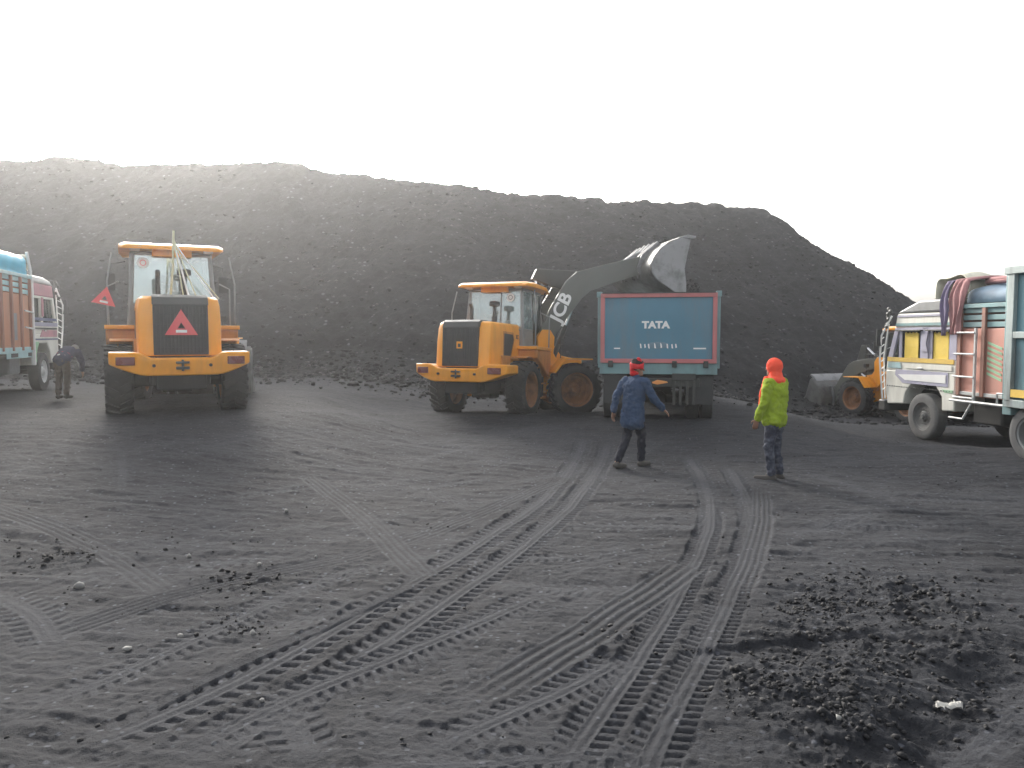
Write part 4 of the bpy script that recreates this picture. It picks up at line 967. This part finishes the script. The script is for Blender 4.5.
    for s in (1, -1):
        y0, y1 = sorted((s*(Wb+.001), s*(Wb+.055)))
        for k in range(9): x_ = X1-.08-.66*k; MB().box(x_-.045, x_+.045, y0, y1, ZB-.1, ZT-.012).build('cargo_post', BRNP, r, .006)
    b = MB()
    for s in (1, -1): y0, y1 = sorted((s*(Wb+.001), s*(Wb+.03))); b.box(X0, X1, y0, y1, ZB-.16, ZB-.02) if variant == 'left' else b.box(X0, X1, y0, y1, ZB-.10, ZB-.03)
    b.build('cargo_sill', lower_trim, r, .006)
    s = side
    if variant == 'right':
        y0, y1 = sorted((s*(Wb+.002), s*(Wb+.008))); b = MB()
        for k in range(7):
            z_ = 1.42+.10*k; b.prism([(-2.30,z_),(-1.92,z_+.12),(-1.92,z_+.17),(-2.30,z_+.05)], 'y', y0, y1)
        b.build('green_diamond', GRN, r)
        b = MB()
        for k in range(4): z_ = 1.55+.08*k; b.prism([(-2.86,z_),(-2.62,z_+.08),(-2.62,z_+.115),(-2.86,z_+.035)], 'y', y0, y1)
        b.build('pale_diamond', WHT, r)
        y0, y1 = sorted((s*(Wb+.06), s*(Wb+.085)))
        b = MB(); b.box(-1.70,-1.66,*sorted((s*(Wb+.055), s*(Wb+.10))),.95,2.45)
        for z_ in (1.05,1.47,1.93,2.36): b.tube([(-1.12,s*(Wb+.10),z_),(-1.68,s*(Wb+.10),z_)], .022, 6)
        b.build('ladder', STEEL, r)
        b = MB(); b.tube([(-1.06,s*(Wb+.12),.62),(-1.45,s*(Wb+.12),.62),(-1.68,s*(Wb+.12),.95)], .024, 6); b.tube([(-1.06,s*(Wb+.12),.98),(-3.3,s*(Wb+.12),.98)], .028, 6); b.tube([(-2.9,s*(Wb+.12),1.1),(-2.9,s*(Wb+.12),.3),(-3.05,s*(Wb+.12),.24)], .022, 6)
        b.tube([(-2.35,s*(Wb+.12),.98),(-2.35,s*(Wb+.12),1.2),(-2.9,s*(Wb+.12),1.2)], .022, 6); b.build('side_guard', STEEL, r)
    else:
        y0, y1 = sorted((s*(Wb+.002), s*(Wb+.012))); b = MB(); b.box(-2.36,-2.12,y0,y1,1.35,1.98); b.build('grey_patch', LGR, r)
        b = MB(); b.box(-2.9,-1.1,y0,y1,.92,1.10) ; b.build('side_plank', CYAN, r)
        b = MB(); b.box(-2.6,-2.15,*sorted((s*(Wb+.01), s*(Wb+.02))),.95,1.07); b.box(-1.4,-1.15,*sorted((s*(Wb+.01), s*(Wb+.02))),.95,1.07); b.build('plank_gap', BLK, r)
        b = MB(); b.box(-1.07,-1.00,*sorted((s*(Wb-.02), s*(Wb+.07))),.72,2.95); b.build('corner_strip', WHT, r, .01)
        b = MB(); b.tube([(-1.12,s*(Wb+.08),1.62),(-1.7,s*(Wb+.06),1.66)], .02, 6); b.tube([(-1.12,s*(Wb+.08),2.02),(-1.7,s*(Wb+.06),2.06)], .02, 6); b.build('side_rung', STEEL, r)
    # chassis, tanks
    b = MB()
    for q in (1, -1): b.box(-6.5,1.2,q*.42-.05,q*.42+.05,.78,1.06)
    for x_ in (-6.3,-5,-3.6,-2.4,-1.2,0.2): b.box(x_,x_+.1,-.4,.4,.8,1.0)
    b.tube([(0,-1,Ro),(0,1,Ro)], .07, 10); b.tube([(-4.3,-1,Ro),(-4.3,1,Ro)], .09, 10); b.ell((-4.3,0,Ro), (.25,.2,.22)); b.box(-.3,1.0,-.4,.4,.7,1.4)
    b.build('chassis', CHA, r, .006)
    b = MB(); y0, y1 = sorted((s*.55, s*1.02)); b.box(-2.15,-1.35,y0,y1,.52,.95); b.build('fuel_tank', LGR if variant == 'left' else CHA, r, .05, 3)
    b = MB(); y0, y1 = sorted((-s*.55, -s*1.02)); b.box(-2.6,-1.5,y0,y1,.5,.95); b.build('battery_box', CHA, r, .03)
    # wheel housing (dark recess in the arch)
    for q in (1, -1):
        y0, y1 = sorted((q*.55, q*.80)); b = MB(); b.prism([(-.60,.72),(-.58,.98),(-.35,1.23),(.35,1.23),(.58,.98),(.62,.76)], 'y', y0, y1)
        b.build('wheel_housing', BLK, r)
    for q in (1, -1):
        wheel(r, (0, q*1.04, Ro), q, Ro, .27, False, RUBL if variant == 'right' else RUB, GRIM if variant == 'right' else STEEL, 0, .8, .56)
        for yy in (1.06, .76): wheel(r, (-4.3, q*yy, Ro), q, Ro, .27, False, RUBL if variant == 'right' else RUB, LGR, 0, -.5, .56)
    return r
# cut the wheel arch as a real recess: the cab shell ends inside of the wheels
GT1 = goods_truck((-13.4, 20.15, .55), -15.6, 'goods truck with orange-brown cargo side and bright blue tarpaulin, at left edge', -1, CREAM, CREAM, LILA, ORBR, CYAN, CYAN, 'left')
GT2 = goods_truck((11.12, 18.85, -.50), -8, 'goods truck with cream painted cab and salmon cargo side, on the right', 1, CREAM, CREAM, YLW, SALM, AQUA, STEEL, 'right')

GT2.scale = (1.09, 1.09, 1.09)
def sheet(name, mat, parent_M, pts_fn, nu, nv, thick=.02):
    b = MB(parent_M); b.add([pts_fn(i/nu, j/nv) for i in range(nu+1) for j in range(nv+1)], [(i*(nv+1)+j, (i+1)*(nv+1)+j, (i+1)*(nv+1)+j+1, i*(nv+1)+j+1) for i in range(nu) for j in range(nv)])
    o = b.build(name, mat, None, smooth=60); m = o.modifiers.new('thick', 'SOLIDIFY'); m.thickness = thick; m.offset = 0; return o
bpy.context.view_layer.update()
# blue tarpaulin hooped over the left truck, khaki roll at its front
M = GT1.matrix_world
def f_tarp(u, v):
    x_ = -1.15-5.4*u; an = math.pi*v; return (x_, -1.16*math.cos(an), 2.93+(.56-.03*math.sin(u*26)**2)*math.sin(an)**.2)
o = sheet('tarpaulin', BTARP, M, f_tarp, 40, 24); tag(o, 'bright blue tarpaulin stretched over the cargo of the left truck', 'tarpaulin')
def f_roll(u, v):
    an = 2*math.pi*v; rr_ = .16+.03*math.sin(u*17+v*6); return (-1.0+rr_*math.cos(an)-.05*math.sin(u*5), -1.15+1.9*u, 3.22+.12*math.sin(u*3)+rr_*math.sin(an)*1.2)
o = sheet('canvas_roll', CANV, M, f_roll, 30, 14); tag(o, 'rolled khaki canvas on the headboard above the left truck cab', 'canvas roll')
b = MB(M); b.tube([(-1.2,-1.2,3.5),(-1.02,-1.22,3.05),(-1.0,-1.2,2.9)], .035, 8); o = b.build('tie_rope', WHT); tag(o, 'white rope tying down the front of the blue tarpaulin', 'rope')
# right truck: canvas bundle on the roof, rose and violet cloth over the headboard, dusty sheet over the load
M = GT2.matrix_world
b = MB(M); vs = []
nx, ny = 16, 20
def f_bun(u, v):
    th = math.pi*u; x_ = -.65+.50*math.cos(th)*(1-.06*math.sin(v*23)); y_ = 1.05-2.1*v
    return (x_, y_, 3.09+(.46+.05*math.sin(v*9)+.04*math.sin(u*11+v*5))*max(math.sin(th), 0)**.35)
o = sheet('canvas_bundle', pmat('pale_canvas', (.76,.74,.60), .85, dirt=.3, bump=.5, bscale=6), M, f_bun, 18, 26); tag(o, 'pale canvas bundle lying on the roof of the painted cab', 'canvas bundle')
def f_cl(u, v):
    # u across, v from behind the headboard over the top and down the near side
    x_ = -1.16-.24*(u-.5)*2*(1-.35*v) + .03*math.sin(v*12+u*5); w_ = .025*math.sin(u*16+v*3)
    if v < .35: t = v/.35; return (x_-.2*(1-t), 1.0*t+.2, 3.42+.06*math.sin(t*3.1)+w_)
    t = (v-.35)/.65; return (x_+.06*t, 1.20+.10*math.sin(min(t*3, 1)*1.5)+w_, 3.42-1.10*t)
o = sheet('hanging_cloth', CLOTH1, M, f_cl, 14, 26, .015); tag(o, 'faded rose cloth hanging down between the painted cab and cargo', 'cloth')
def f_cv(u, v):
    p = f_cl(u*.5, v); return (p[0]+.22, p[1]+.03, p[2]-.02)
o = sheet('violet_cloth', CLOTH2, M, f_cv, 8, 26, .015); tag(o, 'violet cloth strip hanging beside the rose cloth behind the cab', 'cloth')
def f_ds(u, v):
    x_ = -1.25-5.2*u; an = math.pi*v; return (x_, 1.15*math.cos(an), 2.95+(.38+.03*math.sin(u*30))*math.sin(an)**.4)
o = sheet('load_sheet', DBLU, M, f_ds, 40, 20); tag(o, 'dusty blue sheet covering the load of the salmon sided truck', 'tarpaulin')
def f_rl(u, v):
    an = 2*math.pi*v; rr_ = .07+.012*math.sin(u*31+v*6); return (-1.3-5.0*u, .75+.06*math.sin(u*9)+rr_*math.cos(an), 3.38+.03*math.sin(u*14)+rr_*math.sin(an))
o = sheet('cloth_roll', CLOTH1, M, f_rl, 50, 12, .01); tag(o, 'rolled rose cloth lying along the top of the dusty blue sheet', 'cloth roll')

# ------------------------------------------------------------------ people
SKIN = pmat('brown_skin', (.23,.12,.075), .55, dirt=0, bump=.03)
def cloth(name, c): return pmat(name, c, .9, dirt=.15, dirtcol=tuple(x*.6 for x in c), bump=.6, bscale=14, scale=6, spec=.2)
BLUC = cloth('blue_coat', (.036,.062,.115)); LIME = cloth('lime_shirt', (.27,.36,.03)); DKT = cloth('dark_trousers', (.02,.022,.032)); REDS = cloth('red_scarf', (.52,.025,.03)); ORS = cloth('orange_red_scarf', (.85,.10,.055))
GRT = pmat('grey_camouflage_trousers', (.022,.025,.040), .9, dirt=.8, dirtcol=(.12,.13,.16), scale=9, bump=.6, bscale=14, spec=.2, var=.4); HAIR = cloth('black_hair', (.012,.011,.011)); SHOE = cloth('dusty_shoe', (.075,.070,.065)); DSH = cloth('dark_jacket', (.055,.055,.085)); BRT = cloth('brown_trousers', (.10,.085,.07)); WHC = cloth('white_vest', (.62,.62,.60)); REDC = cloth('red_waistband', (.45,.06,.09))
def remesh(o, vox, sm=4):
    m = o.modifiers.new('remesh', 'REMESH'); m.mode = 'VOXEL'; m.voxel_size = vox; m.use_smooth_shade = True
    m = o.modifiers.new('smooth', 'SMOOTH'); m.iterations = sm; m.factor = .5
    return o
def folds(o, k, sc):
    tx = bpy.data.textures.new('folds', 'CLOUDS'); tx.noise_scale = sc; m = o.modifiers.new('folds', 'DISPLACE'); m.texture = tx; m.strength = k; m.mid_level = .5
def hand(b, w, d, thumb, palmn, curl=.35):
    """w wrist, d direction of the hand, thumb side direction, palmn palm normal"""
    d = Vector(d).normalized(); t = (Vector(thumb)-d*Vector(thumb).dot(d)).normalized(); n = d.cross(t).normalized()
    if n.dot(Vector(palmn)) < 0: n = -n
    w = Vector(w); c = w+d*.05
    for k in (-.022, 0, .022): b.cap(w+t*k*.8+d*.012, w+t*k+d*.085, .016, .015, 8)
    for k, L in ((.030,.070),(.010,.080),(-.010,.074),(-.030,.058)):
        p = w+d*.09+t*k; dd = (d+n*curl*.6).normalized(); q = p+dd*L*.5; d2 = (d+n*curl*2.2).normalized(); b.cap(p-d*.01, q, .0095, .0088, 8); b.cap(q, q+d2*L*.5, .0088, .0075, 8)
    p = w+d*.03+t*.026; q = p+(d*.6+t*.8).normalized()*.038; b.cap(p, q, .0125, .0105, 8); b.cap(q, q+(d+t*.15+n*.3).normalized()*.030, .0105, .009, 8)
def person(loc, a, label, J, top, legs, shoe, extra, vox=.009, sleeve=.93, coat_len=.0, scale=1):
    """J joints in metres, +X the way the person faces"""
    r = empty('person', Vector(loc)+Vector((0, 0, .045)), a); tag(r, label, 'person'); V = {k: Vector(v) for k, v in J.items() if not k.startswith('hand')}; r.scale = (scale,)*3
    up = (V['neck']-V['pelvis']).normalized(); hd = Vector(J.get('face', (1,0,0))).normalized(); hu = Vector(J.get('crown', (0,0,1))).normalized(); hs = hu.cross(hd).normalized(); hd = hs.cross(hu)
    HM = Matrix((hd, hs, hu)).transposed().to_4x4(); H = V['head']
    side = (V['shl']-V['shr']).normalized(); fw = side.cross(up).normalized(); TM = Matrix((fw, side, up)).transposed().to_4x4()
    b = MB()
    b.ell(H+hu*.03, (.096,.076,.105), HM); b.ell(H+hd*.022-hu*.045, (.070,.058,.068), HM); b.ell(H+hd*.072-hu*.088, (.026,.028,.022), HM)
    b.cap(H+hd*.092+hu*.018, H+hd*.112-hu*.018, .009, .014, 8); b.ell(H+hd*.088-hu*.052, (.014,.026,.008), HM); b.ell(H+hd*.086+hu*.036, (.012,.05,.010), HM)
    for s in (1, -1): b.ell(H+hs*s*.078-hu*.005, (.02,.010,.032), HM)
    b.cap(V['neck']-up*.06, H-hu*.05, .056, .052)
    b.ell(V['chest'], (.105,.155,.16), TM); b.ell(V['pelvis'].lerp(V['chest'], .45), (.095,.13,.15), TM); b.ell(V['pelvis'], (.11,.155,.12), TM); b.cap(V['shl'], V['shr'], .055, .055)
    for q in 'lr':
        b.cap(V['sh'+q], V['el'+q], .05, .038); b.cap(V['el'+q], V['wr'+q], .038, .027)
        b.cap(V['hip'+q], V['kn'+q], .082, .055); b.cap(V['kn'+q], V['an'+q], .052, .036); b.cap(V['an'+q], V['an'+q]+Vector((0,0,-.05)), .036, .04); b.cap(V['an'+q]-Vector((0,0,.05)), V['to'+q], .036, .028)
        hv = J['hand'+q]; hand(b, V['wr'+q], hv[0], hv[1], hv[2])
    remesh(b.build('body', SKIN, r), .007, 2)
    for s in (1, -1):
        MB().ell(H+hd*.090+hs*s*.031+hu*.012, (.008,.013,.009), HM, 10, 8).build('eye', WHC, r)
        MB().ell(H+hd*.0965+hs*s*.031+hu*.012, (.003,.006,.006), HM, 8, 6).build('pupil', HAIR, r)
    # upper garment
    b = MB(); b.ell(V['chest'], (.140,.195,.19), TM); b.ell(V['pelvis'].lerp(V['chest'], .5), (.140,.182,.24), TM); b.ell(V['pelvis']+up*.04, (.140,.185,.18), TM); b.cap(V['chest']+side*.06, V['pelvis']+side*.06, .12, .12); b.cap(V['chest']-side*.06, V['pelvis']-side*.06, .12, .12); b.cap(V['shl'], V['shr'], .074, .074)
    b.cap(V['neck']-up*.05, V['neck']+up*.012, .075, .066)
    if coat_len: 
        for sx in (-.02, .03): 
            for s in (1, -1): b.cap(V['pelvis']+fw*sx+side*s*.075, V['pelvis']+fw*(sx*1.6)+side*s*.085-up*coat_len, .105, .100)
        b.cap(V['pelvis'], V['pelvis']-up*coat_len, .13, .115)
    for q in 'lr':
        b.cap(V['sh'+q], V['el'+q], .078, .066); b.cap(V['el'+q], V['el'+q].lerp(V['wr'+q], sleeve), .066, .052)
    tp = remesh(b.build(top[1], top[0], r), vox, 8); folds(tp, .045, .075)
    # trousers
    b = MB(); b.ell(V['pelvis'], (.118,.165,.125), TM)
    for q in 'lr': b.cap(V['hip'+q], V['kn'+q], .095, .073); b.cap(V['kn'+q], V['an'+q]+(V['kn'+q]-V['an'+q])*.08, .072, .060)
    tp = remesh(b.build('trousers', legs, r), vox, 5); folds(tp, .045, .06)
    for q in 'lr':
        b = MB(); an = V['an'+q]; to = V['to'+q]; b.cap(an-Vector((0,0,.02)), an-Vector((0,0,.055)), .044, .046); b.cap(an-Vector((0,0,.055))-(to-an).normalized()*.03, to, .046, .038); remesh(b.build('shoe', shoe, r), .008, 3)
    extra(r, V, H, HM, hd, hs, hu, TM, up, fw, side); return r
# man in the blue coat, walking to the right
JB = dict(pelvis=(0,0,.90), chest=(.04,0,1.23), neck=(.07,0,1.40), head=(.10,-.01,1.535), shl=(.07,.19,1.34), shr=(.05,-.19,1.34),
          ell=(-.03,.29,1.10), wrl=(-.05,.33,.86), elr=(.10,-.30,1.10), wrr=(.24,-.40,.92),
          hipl=(-.02,.085,.86), hipr=(.02,-.085,.86), knl=(-.02,.09,.48), anl=(-.30,.10,.10), knr=(.13,-.08,.49), anr=(.13,-.08,.09), tol=(-.14,.06,.035), tor=(.29,-.12,.035),
          face=(.75,-.66,-.05), handl=((0,.1,-1),(1,0,0),(0,-1,0)), handr=((.5,-.35,-.5),(.5,.5,.3),(.3,.8,-.4)))
def ex_blue(r, V, H, HM, hd, hs, hu, TM, up, fw, side):
    b = MB(); b.ell(H+hu*.055-hd*.008, (.112,.095,.092), HM); b.ell(H+hu*.12-hd*.03+hs*.03, (.06,.06,.05), HM); remesh(b.build('hair', HAIR, r), .009, 2)
    b = MB()
    for k in range(5):
        an = k*.25; b.lathe([(.088,-.024),(.108,-.018),(.112,0),(.108,.018),(.088,.024)], 24, Matrix.Translation(H+hu*(.012+.018*k)-hd*.008) @ HM @ Matrix.Rotation(R(90+(k-2)*6), 4, 'X'))
    b.ell(H-hd*.085+hu*.0, (.04,.05,.05), HM); b.cap(H+hu*.12+hd*.03, H+hu*.16+hd*.02, .045, .03); b.ell(H-hu*.06-hd*.045, (.075,.075,.055), HM)
    folds(remesh(b.build('headscarf', REDS, r), .008, 2), .012, .04)
person((1.90, 12.2, -.10), 40, 'man in a long blue coat and red headscarf walking behind the blue tipper', JB, (BLUC, 'coat'), DKT, SHOE, ex_blue, coat_len=.20)
# man in the lime shirt, standing, facing left
JG = dict(pelvis=(0,0,.90), chest=(-.02,0,1.25), neck=(.0,0,1.43), head=(.035,0,1.565), shl=(.02,.18,1.37), shr=(-.02,-.18,1.37),
          ell=(.06,.22,1.10), wrl=(.17,.20,.87), elr=(-.02,-.22,1.10), wrr=(.10,-.18,.88),
          hipl=(0,.085,.86), hipr=(0,-.085,.86), knl=(.04,.10,.48), anl=(-.01,.10,.09), knr=(.03,-.10,.48), anr=(-.04,-.10,.09), tol=(.20,.13,.035), tor=(.14,-.12,.035),
          face=(.9,-.1,-.05), handl=((.25,0,-1),(1,.3,0),(0,-1,0)), handr=((.25,0,-1),(1,-.3,0),(0,1,0)))
def ex_green(r, V, H, HM, hd, hs, hu, TM, up, fw, side):
    b = MB(); b.ell(H+hu*.03-hd*.012, (.118,.100,.122), HM); b.cap(H-hu*.05-hd*.03, V['neck']-up*.01, .085, .105); b.ell(V['neck']-up*.03, (.125,.16,.08), TM)
    o = remesh(b.build('headscarf', ORS, r), .008, 3); folds(o, .014, .05)
    b = MB()
    p = V['neck']+fw*.09+side*.05
    for k in range(3): b.cap(p+side*.03*k, V['chest']+fw*.155+side*(.10+.02*k)-up*(.05), .032, .034); b.cap(V['chest']+fw*.155+side*(.10+.02*k)-up*.05, V['pelvis']+fw*(.17)+side*(.06+.02*k)+up*.10, .034, .028)
    folds(remesh(b.build('scarf_end', ORS, r), .008, 3), .012, .05)
person((3.66, 10.8, -.055), -48, 'man in a lime green shirt and orange-red headscarf standing with back turned', JG, (LIME, 'shirt'), GRT, SHOE, ex_green, coat_len=.06)
# man bending down by the left truck
JC = dict(pelvis=(0,0,.86), chest=(.26,0,1.02), neck=(.42,0,1.08), head=(.55,0,1.06), shl=(.36,.17,1.02), shr=(.36,-.17,1.02),
          ell=(.46,.28,.80), wrl=(.52,.40,.60), elr=(.44,-.22,.80), wrr=(.56,-.16,.58),
          hipl=(0,.085,.84), hipr=(0,-.085,.84), knl=(.05,.09,.47), anl=(-.02,.09,.09), knr=(.05,-.09,.47), anr=(-.02,-.09,.09), tol=(.16,.10,.035), tor=(.16,-.10,.035),
          face=(.4,.0,-1), crown=(1,0,.35), handl=((.3,.4,-1),(1,0,0),(0,-1,0)), handr=((.4,0,-1),(1,0,0),(0,1,0)))
def ex_bend(r, V, H, HM, hd, hs, hu, TM, up, fw, side):
    b = MB(); b.ell(H+hu*.045-hd*.02, (.105,.088,.10), HM); remesh(b.build('hair', pmat('grey_cap', (.16,.155,.15), .9), r), .009, 2)
    b = MB(); b.ell(V['pelvis'].lerp(V['chest'], .08), (.137,.178,.095), TM); b.build('vest_hem', WHC, r)
    b = MB(); b.ell(V['pelvis'].lerp(V['chest'], .42), (.140,.181,.035), TM); b.build('waistband', REDC, r)
person((-10.05, 17.4, .56), -2, 'man in a dark jacket bending down by the front wheel of the left truck', JC, (DSH, 'jacket'), BRT, SHOE, ex_bend, sleeve=.8)

# ------------------------------------------------------------------ dust haze, added to give the glare over the ridge
HZ = bpy.data.materials.new('glare_haze'); HZ.use_nodes = True; N = HZ.node_tree.nodes; N.clear()
pv = N.new('ShaderNodeVolumePrincipled'); mo = N.new('ShaderNodeOutputMaterial'); HZ.node_tree.links.new(pv.outputs[0], mo.inputs['Volume'])
pv.inputs['Density'].default_value = .0011; pv.inputs['Color'].default_value = (.93,.94,.95,1); pv.inputs['Anisotropy'].default_value = .75
b = MB(); b.box(-95, 95, -15, 95, -3.5, 18); hz = b.build('haze', HZ, smooth=0); tag(hz, 'thin dust haze over the yard, added to give the glare above the heap', 'haze', kind='stuff')
